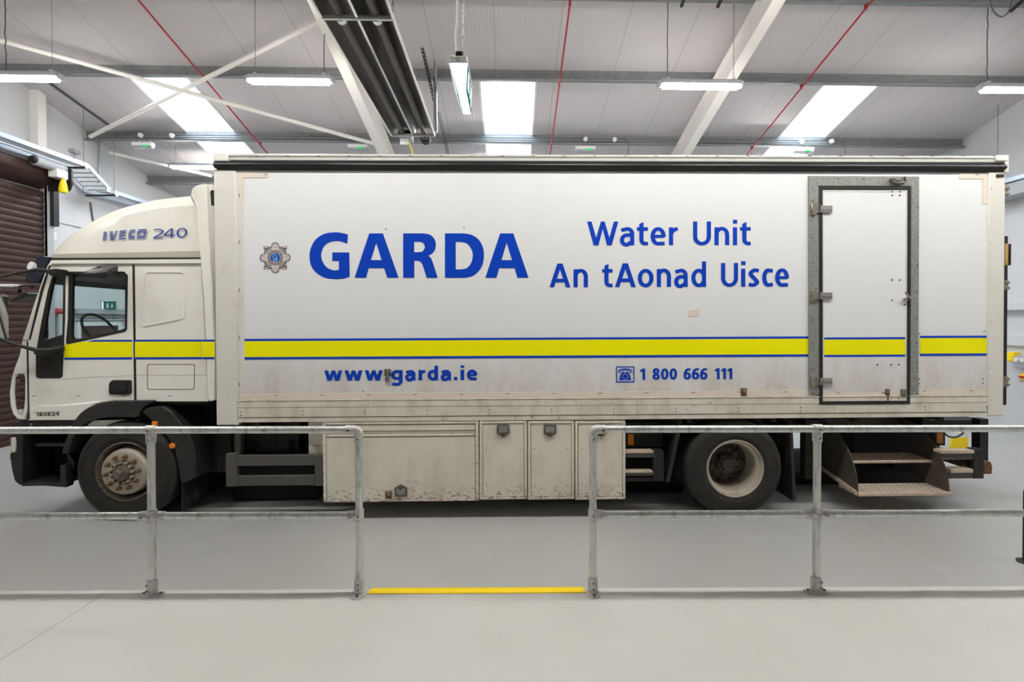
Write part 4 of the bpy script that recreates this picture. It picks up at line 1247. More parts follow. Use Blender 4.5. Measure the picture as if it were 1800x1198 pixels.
part('bolts', mb, side_door)
hd = MB(); p = T(1588.5, 527); hd.lathe([(.0001, 0), (.022, 0), (.022, .022), (.012, .03), (.0001, .03)], (p[0], -.006, p[1]), (0, -1, 0), M_CHROME, 18)
ho = part('door_lock', hd, side_door)
a, b_ = T(1583, 513.5), T(1596.5, 526.5)
mb = MB().tube([(a[0], -.06, a[1]), (b_[0], -.035, b_[1])], [.008, .013], M_STEELB, 10); part('door_handle', mb, ho)
k1 = MB()
a = [T(x, y) for x, y in ((1561, 315), (1564, 320), (1569, 323), (1582, 323), (1588, 320), (1586, 312))]
k1.tube([(q[0], -.03, q[1]) for q in a], .011, M_LATCH, 8); pbox(k1, 1571, 1576, 313, 320, -.04, -.01, M_LATCH); pbox(k1, 1579, 1585, 316, 320, -.035, -.01, M_LATCH)
part('top_catch', k1, side_door)
small_latch(1557.5, 1564.5, 683.5, 695, M_RUST, side_door, v=-.006)
mb = MB(); pbox(mb, 1560.7, 1562.5, 694, 704, -.02, -.006, M_RUST); part('catch_pin', mb, side_door)
small_latch(1584.5, 1593, 684, 697.5, M_LATCH, side_door, v=-.006)

# ---- lift platform folded up against the rear doors, and rear fittings
u0 = BU1 + .005
lift = part('tail_lift', MB().box(u0 + .01, U(1777, 500) + .02, .05, WID - .05, Z(1775, 713), Z(1775, 413), M_BLACKM), None, .006, 'black tail lift platform folded up against the rear')
mb = MB()
for k in range(24):
    z0 = Z(1775, 700) + k * .068
    for s in (-1, 1): mb.box(U(1777, 500) + .018, U(1777, 500) + .026, .08 + (.04 if s > 0 else 0), .12 + (.04 if s > 0 else 0), z0 + (.03 if s > 0 else 0), z0 + .012 + (.03 if s > 0 else 0), M_CHAS)
    mb.box(u0 + .03, u0 + .06, .046, .051, z0, z0 + .012, M_CHAS)
part('tread_pattern', mb, lift)
mb = MB(); pbox(mb, 1767, 1773, 428, 466, .0, .07, M_WOOD); part('wood_strip', mb, lift, .004, 'worn wooden strip at the top of the tail lift')
mb = MB(); pbox(mb, 1774, 1778, 428, 466, .0, .12, M_BLACKM); part('hook_plate', mb, lift, .004)
for y in (335, 501, 671):
    mb = MB(); pbox(mb, 1764, 1773, y - 9, y + 9, .01, .05, M_STEELB); pbox(mb, 1768, 1776, y - 7, y - 3, .0, .05, M_STEELB); pbox(mb, 1768, 1776, y + 3, y + 7, .0, .05, M_STEELB)
    part('rear_hinge', mb, box, .003)

# ---- chassis
ch = MB()
for v0 in (.80, 1.62):
    ch.box(U(100, 700, .8), BU1 - .1, v0, v0 + .08, .74, .98, M_CHAS)
for x in (230, 420, 640, 860, 1080, 1290, 1500, 1700):
    u = U(x, 800); ch.box(u - .05, u + .05, .5, 2.0, .80, .94, M_CHAS)
for u in (U(220, 828), U(1292, 823)):
    ch.box(u - .07, u + .07, .2, 2.3, .46, .60, M_CHAS)
chassis = part('chassis', ch, label='dark chassis frame under the box')
for k in range(9):
    u = BU0 + .35 + k * .93
    part('cross_bearer', MB().box(u - .03, u + .03, .12, WID - .12, .98, BZ0 + .035, M_CHAS), chassis)
part('differential', MB().lathe([(.0001, -.25), (.12, -.22), (.2, -.1), (.2, .1), (.12, .22), (.0001, .25)], (U(1292, 823), 1.25, .53), (0, 1, 0), M_CHAS, 20), chassis)
mb = MB(); pbox(mb, 1500, 1652, 752, 815, 1.15, 1.6, M_DARK); part('shade_block_steps', mb, chassis)  # dark block added behind the steps to shut out light
mb = MB(); pbox(mb, 1572, 1640, 812, 832, 1.15, 1.6, M_DARK); part('shade_block_steps', mb, chassis)  # lower piece of the added dark block
mb = MB(); pbox(mb, 1470, 1730, 738, 756, .9, 1.6, M_DARK); part('lift_frame', mb, chassis)
mb = MB(); pbox(mb, 540, 1105, 742, 868, .7, 2.3, M_DARK); part('light_stop_lockers', mb, chassis)  # unseen dark block added behind the lockers to stop light
part('far_dark_skirt', MB().box(U(300, 800), U(1180, 800), 2.38, 2.44, .12, 1.0, M_DARK), chassis)  # unseen skirt added to keep low light off the floor underneath
part('far_dark_skirt', MB().box(U(1400, 800), U(1640, 800), 2.38, 2.44, .42, .9, M_DARK), chassis)
mb = MB(); pbox(mb, 405, 560, 800, 882, .55, 1.2, M_DARK); part('shade_block_guard', mb, chassis, .05)  # dark block added to stand for the shade behind the side guard
mb = MB(); pbox(mb, 236, 350, 755, 884, .62, 1.9, M_DARK); part('shade_block_axle', mb, chassis, .05)  # dark block added for the blackness between front tyre and mudflap
mb = MB(); pbox(mb, 1102, 1205, 802, 872, .75, 2.2, M_DARK); part('shade_block_wheel', mb, chassis, .05)  # dark block added for the shade ahead of the rear wheel
mb = MB(); pbox(mb, 1392, 1640, 829, 866, 1.0, 2.2, M_DARK); part('lift_motor', mb, chassis, .02)  # dark block added where the floor lies in shadow
part('exhaust_tank', MB().tube([(U(430, 800), 1.9, .62), (U(530, 800), 1.9, .62)], .22, M_CHAS, 20), chassis)
part('far_light_stop', MB().box(U(567, 800) + .05, U(1098, 800), 1.95, 2.48, .24, BZ0, M_LOCK), None, 0, 'unseen block added on the far side to keep light out')  # added only to stop light coming in from the far side

# ---- wheels
def wheel(name, px, py, front):
    R = .525
    c = T(px, py, .03); u, z = c[0], c[1]
    w = part(name, MB().tube([(u, .3, z), (u, 1.2, z)], .07, M_CHAS, 12))
    ax = (0, 1, 0)
    rb = .305
    prof = [(rb - .012, .06), (rb, .025), (rb + .02, .008), (rb + .07, .0), (R - .10, .003), (R - .05, .012), (R - .018, .03), (R - .004, .055), (R, .08), (R, .25), (R - .02, .29), (R - .1, .31), (rb, .30), (rb - .012, .26)]
    tm = MB().lathe(prof, (u, .02, z), ax, M_TYRE, 72, True)
    if not front: tm.lathe(prof, (u, .38, z), ax, M_TYRE, 56, True)
    tm.lathe([(R - .075, .0005), (R - .07, -.002), (R - .065, .0015)], (u, .02, z), ax, M_TYRE, 72)
    tm.lathe([(rb + .05, .002), (rb + .055, -.002), (rb + .06, .0015)], (u, .02, z), ax, M_TYRE, 72)
    part('tyre', tm, w)
    rm = MB()
    if front:
        rm.lathe([(rb + .004, .03), (rb + .006, .012), (rb - .004, .008), (rb - .012, .02), (rb - .022, .06), (rb - .035, .14), (rb - .04, .22)], (u, .02, z), ax, M_HUB, 60)
        part('rim', rm, w)
        d = MB().lathe([(.13, -.045), (.205, -.045), (.222, -.04), (.234, -.028), (.240, .0), (.243, .05), (.246, .10), (.262, .16), (.27, .2)], (u, .045, z), ax, M_RIM, 60)
        d.lathe([(.236, -.012), (.2385, -.008), (.2405, -.002)], (u, .045, z), ax, M_RIM, 60)
        part('wheel_disc', d, w, label='dusty pale wheel disc')
        hb = MB().lathe([(.138, .0), (.134, .02), (.09, .0), (.075, -.02), (.072, -.045), (.052, -.05), (.0001, -.05)], (u, .0, z), ax, M_HUB, 40)
        part('hub', hb, w)
        hx = MB().lathe([(.0001, -.035), (.04, -.035), (.048, -.028), (.048, 0), (.0001, 0)], (u, -.05, z), ax, M_HUB, 6); part('hub_cap', hx, w, .003)
        nb, nr, nm_ = 10, .1675, M_RUST
        for i in range(12):
            a = 2 * PI * (i + .3) / 12
            part('hub_bolt', MB().lathe([(.0001, -.03), (.012, -.03), (.016, -.022), (.016, .02), (.0001, .02)], (u + .108 * math.cos(a), -.0, z + .108 * math.sin(a)), ax, M_RIM, 10), w)
        y0 = .0
    else:
        rm.lathe([(rb + .004, .03), (rb + .006, .010), (rb - .004, .006), (rb - .012, .02), (rb - .016, .05), (rb - .045, .07), (rb - .05, .10), (rb - .05, .16), (rb - .06, .20), (rb - .062, .27)], (u, .02, z), ax, M_RIM, 64)
        part('rim', rm, w, label='dusty pale rim')
        d = MB().lathe([(.246, .27), (.235, .30), (.21, .305), (.18, .29), (.172, .275), (.12, .27), (.1, .27)], (u, .02, z), ax, M_RIM2, 56)
        for i in range(10):
            a = 2 * PI * (i + .1) / 10
            d.lathe([(.0001, -.004), (.02, -.004), (.022, .004)], (u + .218 * math.cos(a), .325, z + .218 * math.sin(a)), ax, M_DARK, 12)
        part('wheel_disc', d, w)
        hb = MB().lathe([(.12, .27), (.105, .25), (.102, .2), (.075, .195), (.07, .19), (.065, .165), (.05, .16), (.0001, .158)], (u, .02, z), ax, M_RIM2, 40)
        part('hub', hb, w)
        for i in range(12):
            a = 2 * PI * i / 12
            part('hub_bolt', MB().lathe([(.0001, -.02), (.009, -.02), (.011, 0), (.0001, 0)], (u + .088 * math.cos(a), .215, z + .088 * math.sin(a)), ax, M_HUB, 8), w)
        nb, nr, nm_ = 10, .1675 * .9, M_RIM2
        y0 = .29
    for i in range(nb):
        a = 2 * PI * (i + .18) / nb
        part('wheel_nut', MB().lathe([(.0001, -.042), (.014, -.042), (.017, -.036), (.017, -.012), (.024, -.008), (.024, .0), (.0001, 0)], (u + nr * math.cos(a), y0, z + nr * math.sin(a)), ax, nm_, 8), w)
    # the far wheel of the axle
    fw = MB().lathe(prof, (u, 2.16, z), ax, M_TYRE, 40, True)
    if not front: fw.lathe(prof, (u, 1.80, z), ax, M_TYRE, 40, True)
    part('far_tyre', fw, w)
    return w
wheel('front_wheel', 220, 828.5, True)
wheel('rear_wheel', 1292.5, 823.5, False)

# ---- lockers under the box
LZ = .0
def latch_plate(x, y, up, parent, s=1.0):
    k = -1 if up else 1
    pts = [(x - 11 * s, y - k * 9 * s), (x + 11 * s, y - k * 9 * s), (x + 11.2 * s, y + k * 6.5 * s), (x, y + k * 13 * s), (x - 11.2 * s, y + k * 6.5 * s)]
    lp = MB(); pprism(lp, pts, -.018, -.004, M_LATCH)
    o = part('latch', lp, parent, .006)
    mb = MB(); pbox(mb, x - 7.5 * s, x + 7.5 * s, y - 6 * s, y + 4.5 * s, -.021, -.012, M_GALF); part('latch_paddle', mb, o, .004)
    p = T(x, y + k * 7.5 * s); part('latch_knob', MB().lathe([(.0001, -.016), (.014, -.016), (.016, 0), (.0001, 0)], (p[0], -.016, p[1]), (0, 1, 0), M_INK, 14), o)
    p = T(x, y - k * 3.5 * s); part('key_barrel', MB().lathe([(.0001, -.01), (.011, -.01), (.012, 0), (.0001, 0)], (p[0], -.02, p[1]), (0, 1, 0), M_STEELB, 12), o)
big = MB(); pprism(big, [(568, 741.5), (841, 739.5), (842, 879.5), (569, 882.5)], .002, .55, M_LOCK)
bl = part('storage_locker', big, None, .003, 'long dusty cream locker')
for q in ((568, 840.5, 741, 745.5), (568.5, 572.5, 742, 882), (836.5, 840.5, 742, 880)):
    mb = MB(); pbox(mb, *q, -.004, .004, M_LOCK); part('edge_strip', mb, bl, .001)
for y in (757.5, 764.5):
    mb = MB(); pbox(mb, 568.5, 840.5, y, y + 2.2, -.005, .004, M_LOCK); part('hinge_strip', mb, bl, .001)
mb = MB()
for x in (570.3, 838.5):
    for k in range(7): p = T(x, 782 + k * 16); mb.rivet(p[0], -.004, p[1], .006, M_LATCH)
for k in range(8): p = T(577 + k * 36.5, 762.5); mb.rivet(p[0], .002, p[1], .006, M_LATCH)
for k in range(9): p = T(572 + k * 33, 743); mb.rivet(p[0], -.004, p[1], .005, M_LATCH)
part('rivets', mb, bl)
mb = MB()
for q in ((572.7, 573.6, 746, 881), (835.4, 836.3, 746, 879), (573, 836, 745.7, 746.5), (569, 841, 766.8, 767.8), (569, 841, 756.6, 757.3)): pbox(mb, *q, .0005, .002, M_SEAMLINE)
part('seam_line', mb, bl)
latch_plate(704.5, 864, True, bl)
small_latch(677, 688, 863, 876, M_RUST, bl)
for (x0, x1, lx, ly) in ((843, 926.5, 884.5, 755.5), (928, 1009.5, 967, 755.5), (1011, 1099.5, 1056, 755)):
    mb = MB(); pprism(mb, [(x0, 739.5), (x1, 738.5), (x1, 877), (x0, 878.5)], .004, .55, M_LOCK)
    o = part('locker', mb, None, .006, 'square dusty cream locker')
    for q in ((x0 + .5, x1 - .5, 740, 744), (x0 + .5, x0 + 4.5, 740, 877.5), (x1 - 4.5, x1 - .5, 740, 876.5), (x0 + .5, x1 - .5, 873.5, 877)):
        mb = MB(); pbox(mb, *q, -.005, .01, M_LOCK); part('edge_strip', mb, o, .004)
    mb = MB()
    for q in ((x0 + 4.6, x0 + 5.5, 744.6, 873), (x1 - 5.4, x1 - 4.5, 744.2, 872), (x0 + 5, x1 - 5, 744.2, 745.1), (x0 + 5, x1 - 5, 872.2, 873.4)): pbox(mb, *q, .0025, .004, M_SEAMLINE)
    part('seam_line', mb, o)
    latch_plate(lx, ly, False, o)
    mb = MB()
    for x in (x0 + 12, x1 - 12):
        for y in (788, 853): p = T(x, y); mb.rivet(p[0], .004, p[1], .006, M_LATCH)
    part('bolts', mb, o)

# ---- side guards
g1 = MB()
pbox(g1, 415, 553, 799, 819, .02, .06, M_GUARD); pbox(g1, 415, 553, 835, 854, .02, .06, M_GUARD)
sg = part('side_guard', g1, None, .006, 'dark steel side guard behind the cab')
for q in ((397, 415, 797.5, 855), (553, 567.5, 799, 854)):
    mb = MB(); pbox(mb, *q, .01, .08, M_GUARD); part('guard_post', mb, sg, .006)
g2 = MB(); pbox(g2, 1099, 1149, 795, 804, .03, .10, M_GUARD); pbox(g2, 1099, 1149, 828, 836, .03, .10, M_GUARD)
sg = part('side_guard', g2, None, .005, 'short side guard before the rear wheel')
mb = MB(); pprism(mb, [(1149, 793), (1153, 791), (1165, 791), (1167, 794), (1167, 845), (1149, 845)], .03, .10, M_CHAS); part('guard_post', mb, sg, .004)
mb = MB(); pbox(mb, 1099, 1150, 838, 846, .05, .10, M_CHAS); part('guard_rail', mb, sg, .004)
mb = MB(); pbox(mb, 1099, 1149, 792.5, 796.5, .02, .12, M_TREAD); pbox(mb, 1099, 1147, 827, 831, .02, .12, M_TREAD); part('guard_ledge', mb, sg, .003)
g3 = MB(); pbox(g3, 1655, 1713, 796, 808, .06, .12, M_GUARD); pbox(g3, 1668, 1713, 830, 841, .06, .12, M_GUARD)
sg = part('side_guard', g3, None, .005, 'short side guard behind the steps')
mb = MB(); pbox(mb, 1712, 1730, 789, 841, .05, .14, M_CHAS); part('guard_post', mb, sg, .005)
mb = MB(); pbox(mb, 1655, 1713, 791, 797, .04, .14, M_TREAD); pbox(mb, 1672, 1711, 824, 831, .04, .14, M_TREAD); part('guard_ledge', mb, sg, .003)
mb = MB(); pprism(mb, [(1729, 812), (1742, 811), (1745, 820), (1744, 833), (1729, 833)], .1, WID - .1, M_RUST); part('rear_bumper', mb, None, .008, 'rusty rear under-run bar')
for v0 in (.3, 2.1):
    mb = MB(); pbox(mb, 1722, 1738, 736, 812, v0, v0 + .1, M_CHAS, .3); part('bumper_arm', mb, None, .004)

# dark boxes, posts and lamps under the floor
mb = MB(); pbox(mb, 348, 404, 757, 831, .35, .8, M_FEND)
bat = part('battery_box', mb, None, .02, 'dark plastic battery box behind the front wheel')
mb = MB()
for k in range(6): pbox(mb, 353 + k * 8.5, 355 + k * 8.5, 800, 829, .342, .36, M_FEND)
pbox(mb, 350, 402, 797, 800, .34, .36, M_FEND)
part('box_ribs', mb, bat)
mb = MB(); pbox(mb, 412, 423, 745, 800, .16, .22, M_GUARD); part('hanger_post', mb, None, .004)
mb = MB(); pbox(mb, 432, 526, 742, 798, .70, .82, M_FEND)
ap = part('air_panel', mb, None, .006, 'dark panel behind the side guard')
mb = MB()
for x in (441, 508): pbox(mb, x, x + 8, 774, 798, .685, .70, M_DARK)
for x in (454, 485): pbox(mb, x, x + 1, 760, 797, .695, .70, M_DARK)
part('panel_slots', mb, ap)
mb = MB(); pbox(mb, 542.5, 568, 741, 798, .10, .2, M_LOCK)
br = part('mount_bracket', mb, None, .004, 'brown mounting bracket at the end of the long locker')
mb = MB(); pbox(mb, 549, 562, 782, 785, .07, .10, M_STEELB); part('bracket_tab', mb, br, .004)
mb = MB(); pbox(mb, 1099, 1165, 760, 785, .28, .36, M_CHAS); pbox(mb, 1099, 1165, 741, 749, .4, .5, M_CHAS)
pn = part('lamp_panel', mb, None, .004, 'dark panel with an orange marker lamp')
mb = MB(); pbox(mb, 1104, 1114, 763, 782, .255, .28, M_ORG); part('marker_lamp', mb, pn, .004, 'orange marker lamp')
mb = MB(); pbox(mb, 1640, 1662, 757, 783, .5, .62, M_BLACKM)
tl_ = part('tail_lamp', mb, None, .006, 'rear lamp with an orange lens')
mb = MB(); pbox(mb, 1647, 1658, 761, 779, .485, .5, M_ORG); part('lamp_lens', mb, tl_, .004, 'orange lens')
mb = MB(); pbox(mb, 1415, 1438, 738, 842, .34, .44, M_CHAS); part('hanger_post', mb, None, .006)
# rear mudguard plates
for pts, nm in (([(1194, 738), (1201, 738), (1177, 848), (1170, 847)], 0), ([(1388, 740), (1393, 740), (1400, 880), (1394, 880)], 1)):
    mb = MB(); pprism(mb, pts, .05, .62, M_FEND); part('mudflap', mb, None, .003, 'dark mudflap of the rear wheel')
mb = MB()
c = T(1292.5, 823.5, .03)
ar = [(c[0] + .60 * math.cos(math.radians(a)), c[1] + .60 * math.sin(math.radians(a))) for a in range(35, 146, 10)]
ar2 = [(c[0] + .585 * math.cos(math.radians(a)), c[1] + .585 * math.sin(math.radians(a))) for a in range(145, 34, -10)]
mb.prism([(u, min(z, BZ0 - .01)) for u, z in ar] + [(u, min(z, BZ0 - .025)) for u, z in ar2], .2, .75, M_CHAS); part('mudguard', mb, None, 0, 'dark mudguard over the rear wheel')

# ---- folding steps under the side door
SU0, SU1 = 3.69, 4.68
sv0, sz0, sR = -.02, .255, .66
stp = part('entry_steps', MB().box(SU0 - .05, SU1 + .05, .62, .74, .78, BZ0, M_PLATE), None, .006, 'two-tread metal steps under the side door')
qc_ = [(sv0 + sR * (1 - math.cos(math.radians(a))), sz0 + sR * math.sin(math.radians(a))) for a in range(0, 91, 6)]
pl_ = qc_ + [(sv0 + sR + .04, sz0 + sR), (sv0 + sR + .04, sz0 + .10), (sv0 + .35, sz0 - .0), (sv0, sz0)]
for u in (SU0, SU1):
    part('step_side', MB().prism(pl_, u - .006, u + .006, M_PLATE, plane='vz'), stp, label='dark curved side plate of the steps')
part('tread', MB().box(SU0 - .0, SU1 + .035, sv0 - .01, sv0 + .30, sz0 - .045, sz0 - .010, M_TREAD), stp, .006)
part('tread', MB().box(SU0 + .006, SU1 - .006, sv0 + .20, sv0 + .52, sz0 + .245, sz0 + .275, M_TREAD), stp, .006)
dots = MB()
for k in range(15):
    for j in range(4):
        u = SU0 + .06 + k * .062 + (.03 if j % 2 else 0); v_ = sv0 + .04 + j * .065
        dots.add([(u + .016 * math.cos(a * PI / 3), v_ + .016 * math.sin(a * PI / 3), sz0 - .007) for a in range(6)], [tuple(range(6))], M_POST)
        dots.add([(u + .016 * math.cos(a * PI / 3), v_ + .22 + .016 * math.sin(a * PI / 3), sz0 + .278) for a in range(6)], [tuple(range(6))], M_POST)
part('tread_studs', dots, stp)
mb = MB().prism([(sv0, sz0 - .03), (sv0, sz0 + .012), (sv0 + .66, sz0 + .125), (sv0 + .66, sz0 + .085)], SU0 - .03, SU0 - .008, M_TREAD, plane='vz'); part('step_brace', mb, stp, .003)
mb = MB().prism([(sv0, sz0 - .03), (sv0, sz0 + .012), (sv0 + .66, sz0 + .125), (sv0 + .66, sz0 + .085)], SU1 + .008, SU1 + .03, M_TREAD, plane='vz'); part('step_brace', mb, stp, .003)

# ================================================================== the cab
CV = .06; CW = 2.44            # near and far side planes of the cab
def mirror(v): return CV + CW - v
win = [(120.5, 477), (218, 477), (224.5, 484), (223, 579), (219, 583), (118, 605), (115.8, 602), (119, 560)]
qwin = [(92, 484), (114.5, 482.5), (114, 560), (109.5, 661), (106, 664.5), (66, 664.5), (63, 661), (63, 620), (72, 568), (84, 510)]
side = [(92, 456), (353, 456), (366, 705), (270, 705), (190, 706), (168, 712), (150, 722), (138, 738), (56, 738.5), (50, 738.5), (49, 664), (50, 640), (49.5, 600), (60, 552), (72, 505), (84, 466)]
def V2(pts, v): return TL(pts, v)
cabm = MB()
so = V2(side, CV); hw_ = V2(win, CV); hq = V2(qwin, CV)
cabm.prism(so, CV, CV + .05, M_CAB, [hw_, hq])
cabm.prism(so, CW - .05, CW, M_CAB, [hw_, hq])
zs_ = so
roof_z = Z(200, 456, CV)
sill_u0 = U(36, 700, CV)
ub = U(366, 600, CV)
cabm.box(ub - .05, ub, CV + .05, CW - .05, Z(366, 704, CV), roof_z, M_CAB)            # back wall
cabm.box(U(92, 456, CV) + .02, ub, CV + .05, CW - .05, roof_z - .05, roof_z, M_CAB)   # roof
cabm.box(U(50, 700, CV), U(236, 700, CV), CV + .05, CW - .05, .99, 1.06, M_CAB)        # floor of the cab
cab = part('cab', cabm, None, .004, 'cream-white cab')
# front corner and front face
fc = [(88, 466), (81, 470), (60, 530), (38, 598), (33, 625), (25, 645), (19.5, 662), (16, 690), (17, 712), (22, 728), (31, 736.5), (43, 737.5), (45.5, 726), (49, 718), (49, 664), (50, 640), (49.5, 600), (60, 552), (72, 505), (84.5, 466)]
gap = [(23.5, 664), (28.5, 656.5), (41, 657), (43, 664), (42.8, 700), (40.5, 726), (36.5, 731.5), (28.5, 729.5), (24, 715), (22, 690)]
mb = MB()
def curve_front(pts, v, k): return [(u + k, z) for u, z in TL(pts, CV)]
pp = TL(fc, CV)
# the corner panel is a swept skin: near edge at the side, curling back into the front face
mb.prism(pp, CV + .005, CV + .03, M_CAB, [TL(gap, CV)])
cp = part('front_corner', mb, cab, .006)
part('front_corner', MB().prism(pp, CW - .05, CW - .005, M_CAB, [TL(gap, CV)]), cab, .012)
front_low = TL([(38, 598), (33, 625), (25, 645), (19.5, 662), (16, 690), (17, 712), (22, 728), (31, 736.5), (46, 737), (48, 600)], CV)
fl_in = []
mb = MB()
low = [(u - .03, z) for u, z in TL([(38, 598), (33, 625), (25, 645), (19.5, 656)], CV)] + [(u + .06, z) for u, z in TL([(19.5, 656), (33, 625), (38, 598)], CV)]
mb.prism(low, CV + .05, CW - .05, M_CAB)
lowb = [(u - .03, z) for u, z in TL([(24, 722), (24, 737), (38, 737), (38, 722)], CV)]
mb.prism(lowb, CV + .05, CW - .05, M_CAB)
part('front_panel', mb, cab, .01)
gr = MB()
for k in range(4):
    y = 668 + k * 16
    pbox(gr, 27, 41, y, y + 4, CV + .055, CW - .055, M_BLACKM, CV)
pbox(gr, 38, 46, 655, 735, CV + .05, CW - .05, M_DARK, CV)
part('grille', gr, cab, .003)
# windscreen and pillars
ws = TL([(79, 474), (42, 598), (45, 598), (82, 474)], CV)
part('windscreen', MB().prism(ws, CV + .06, CW - .06, M_GLASS), cab)
for pts, m, nm in (([(86, 466), (88.5, 466), (76, 510), (53, 597), (50.2, 597), (72.5, 505)], M_RUB, 'pillar_seal'),):
    mb = MB(); pprism(mb, pts, CV - .004, CV + .01, m); part(nm, mb, cab)
seam = MB()
for q in ((48.8, 49.6, 600, 736), (235.8, 236.7, 465, 704)): pbox(seam, *q, CV - .0015, CV + .002, M_RUB)
pprism(seam, [(95, 463.6), (353, 463.0), (353, 464.2), (95, 464.8)], CV - .0015, CV + .002, M_CABGREY)
pprism(seam, [(38, 597), (50, 597.5), (50, 598.6), (38, 598)], CV - .001 + .004, CV + .01, M_RUB)
pprism(seam, [(110, 666), (160, 662), (234.5, 659.5), (234.5, 660.6), (160, 663.2), (110, 667.2)], CV - .0012, CV + .002, M_CABGREY)  # body crease drawn as a thin greyer strip
pprism(seam, [(237.5, 659), (363, 658.5), (363, 659.5), (237.5, 660)], CV - .0012, CV + .002, M_CABGREY)
part('panel_lines', seam, cab)
# gutter along the roof edge
mb = MB(); pprism(mb, [(90, 457), (352.5, 455.2), (352.5, 462.5), (95, 463.2), (88, 466), (86, 463)], CV - .02, CV + .05, M_CAB); part('roof_gutter', mb, cab, .008)
mb = MB(); pprism(mb, [(92, 453), (352.5, 452), (352.5, 455.5), (90, 457)], CV - .002, CV + .05, M_RUB); part('gutter_seal', mb, cab)
# windows: black surrounds and panes
def offset(pts, d):
    c = Vector((sum(p[0] for p in pts) / len(pts), sum(p[1] for p in pts) / len(pts)))
    return [(p[0] + (c.x - p[0]) / (abs(c.x - p[0]) + abs(c.y - p[1]) + 1e-6) * d, p[1] + (c.y - p[1]) / (abs(c.x - p[0]) + abs(c.y - p[1]) + 1e-6) * d) for p in pts]
win_in = [(127, 481), (215, 481), (220, 486), (219, 576), (216, 578.5), (168, 590), (128.5, 596.5), (125.5, 590)]
q_in = [(94, 488), (111, 487), (110, 560), (109.3, 588), (78, 598), (75, 594), (80, 560), (88, 515)]
for pts, inn, nm in ((win, win_in, 'door_window'), (qwin, q_in, 'quarter_window')):
    mb = MB(); pprism(mb, pts, CV - .004, CV + .03, M_RUB, [inn]); o = part('window_surround', mb, cab, .002)
    mb = MB(); mb.prism(TL(inn, CV), CV + .012, CV + .016, M_GLASS); part('window_pane', mb, o)
    mb = MB(); mb.prism(TL(pts, CV), CW - .03, CW + .004, M_RUB, [TL(inn, CV)]); o2 = part('window_surround', mb, cab)
    mb = MB(); mb.prism(TL(inn, CV), CW - .016, CW - .012, M_GLASS); part('window_pane', mb, o2)
mb = MB()
for k in range(7): pbox(mb, 70, 91, 629.5 + k * 3.6, 630.3 + k * 3.6, CV - .0055, CV + .0, M_CHAS)
for k in range(7): pbox(mb, 70.5 + k * 3.2, 71.2 + k * 3.2, 629, 652, CV - .0055, CV + .0, M_CHAS)
part('low_window_grid', mb, cab)
# sleeper panel, locker lid, handle, tape print, badge
def ridge(pts, d, v, name, m=M_CABGREY, t_=1.0):
    mb = MB(); pprism(mb, pts, v - .002, v + .002, m, [offset(pts, t_)]); part(name, mb, cab, .001)
sp = [(253, 476), (322, 476), (326.5, 480), (325, 557), (321, 561), (254, 574), (249, 572), (250, 480)]
def rpx(pts, r): return rounded([Vector(p) for p in pts], r)
mb = MB(); pprism(mb, rpx([(250.5, 475.5), (326.5, 475.5), (324.5, 560), (248.5, 575)], 7), CV - .008, CV + .004, M_CAB, [rpx([(254.5, 479), (322.5, 479), (320.5, 556.5), (253, 570)], 6)]); part('sleeper_panel', mb, cab, .0035)
lid = rpx([(258.5, 639.5), (342.5, 639.5), (341.5, 684.5), (258.5, 684.5)], 4)
lid2 = rpx([(259.5, 640.5), (341.5, 640.5), (340.5, 683.5), (259.5, 683.5)], 3.6)
mb = MB(); pprism(mb, lid, CV - .0015, CV + .002, M_INK, [lid2]); part('locker_lid_seam', mb, cab)
mb = MB(); pprism(mb, rpx([(191.5, 673), (197, 668), (230, 668), (230.5, 690), (227, 693.5), (193, 693.5), (191, 690)], 2.5), CV - .012, CV + .01, M_BLACKM)
hd = part('door_handle', mb, cab, .006)
mb = MB(); pprism(mb, rpx([(198, 671), (221, 671), (221, 687), (197, 687)], 2), CV - .024, CV - .010, M_PLA); part('handle_paddle', mb, hd, .006)
p = T(223.5, 681, CV); part('key_barrel', MB().lathe([(.0001, -.008), (.012, -.008), (.012, 0), (.0001, 0)], (p[0], CV - .012, p[1]), (0, 1, 0), M_LATCH, 12), hd)
ys = (597.3, 600.6, 627, 631.3)
def cstripe(pts, m, name, lb):
    mb = MB(); pprism(mb, pts, CV - .0022, CV + .002, m); part(name, mb, cab, label=lb)
cstripe([(113.5, 605.8), (147, 600.3), (232, 600.3), (232, 627.5), (113, 628.2)], M_YEL, 'side_stripe', 'yellow stripe')
cstripe([(153, 600.3), (166, 597.2), (232, 596.8), (232, 600.3)], M_BLUE, 'stripe_border', 'blue border line of the stripe')
cstripe([(113, 628), (232, 627.3), (232, 631.4), (113, 632)], M_BLUE, 'stripe_border', 'blue border line of the stripe')
cstripe([(237, 600.2), (355, 600), (355, 627.2), (237, 627.4)], M_YEL, 'side_stripe', 'yellow stripe')
cstripe([(237, 596.8), (355, 596.5), (355, 600), (237, 600.2)], M_BLUE, 'stripe_border', 'blue border line of the stripe')
cstripe([(237, 627.4), (355, 627.2), (355, 631), (237, 631.3)], M_BLUE, 'stripe_border', 'blue border line of the stripe')
mb = MB()
for x in (61, 139, 219, 300):
    u, z = T(x, 696, CV); mb.box(u - .025, u + .015, CV - .0012, CV, z, z + .006, M_INK); mb.box(u - .012, u + .018, CV - .001, CV, z - .035, z - .01, M_SIGNW)
part('tape_print', mb, cab)
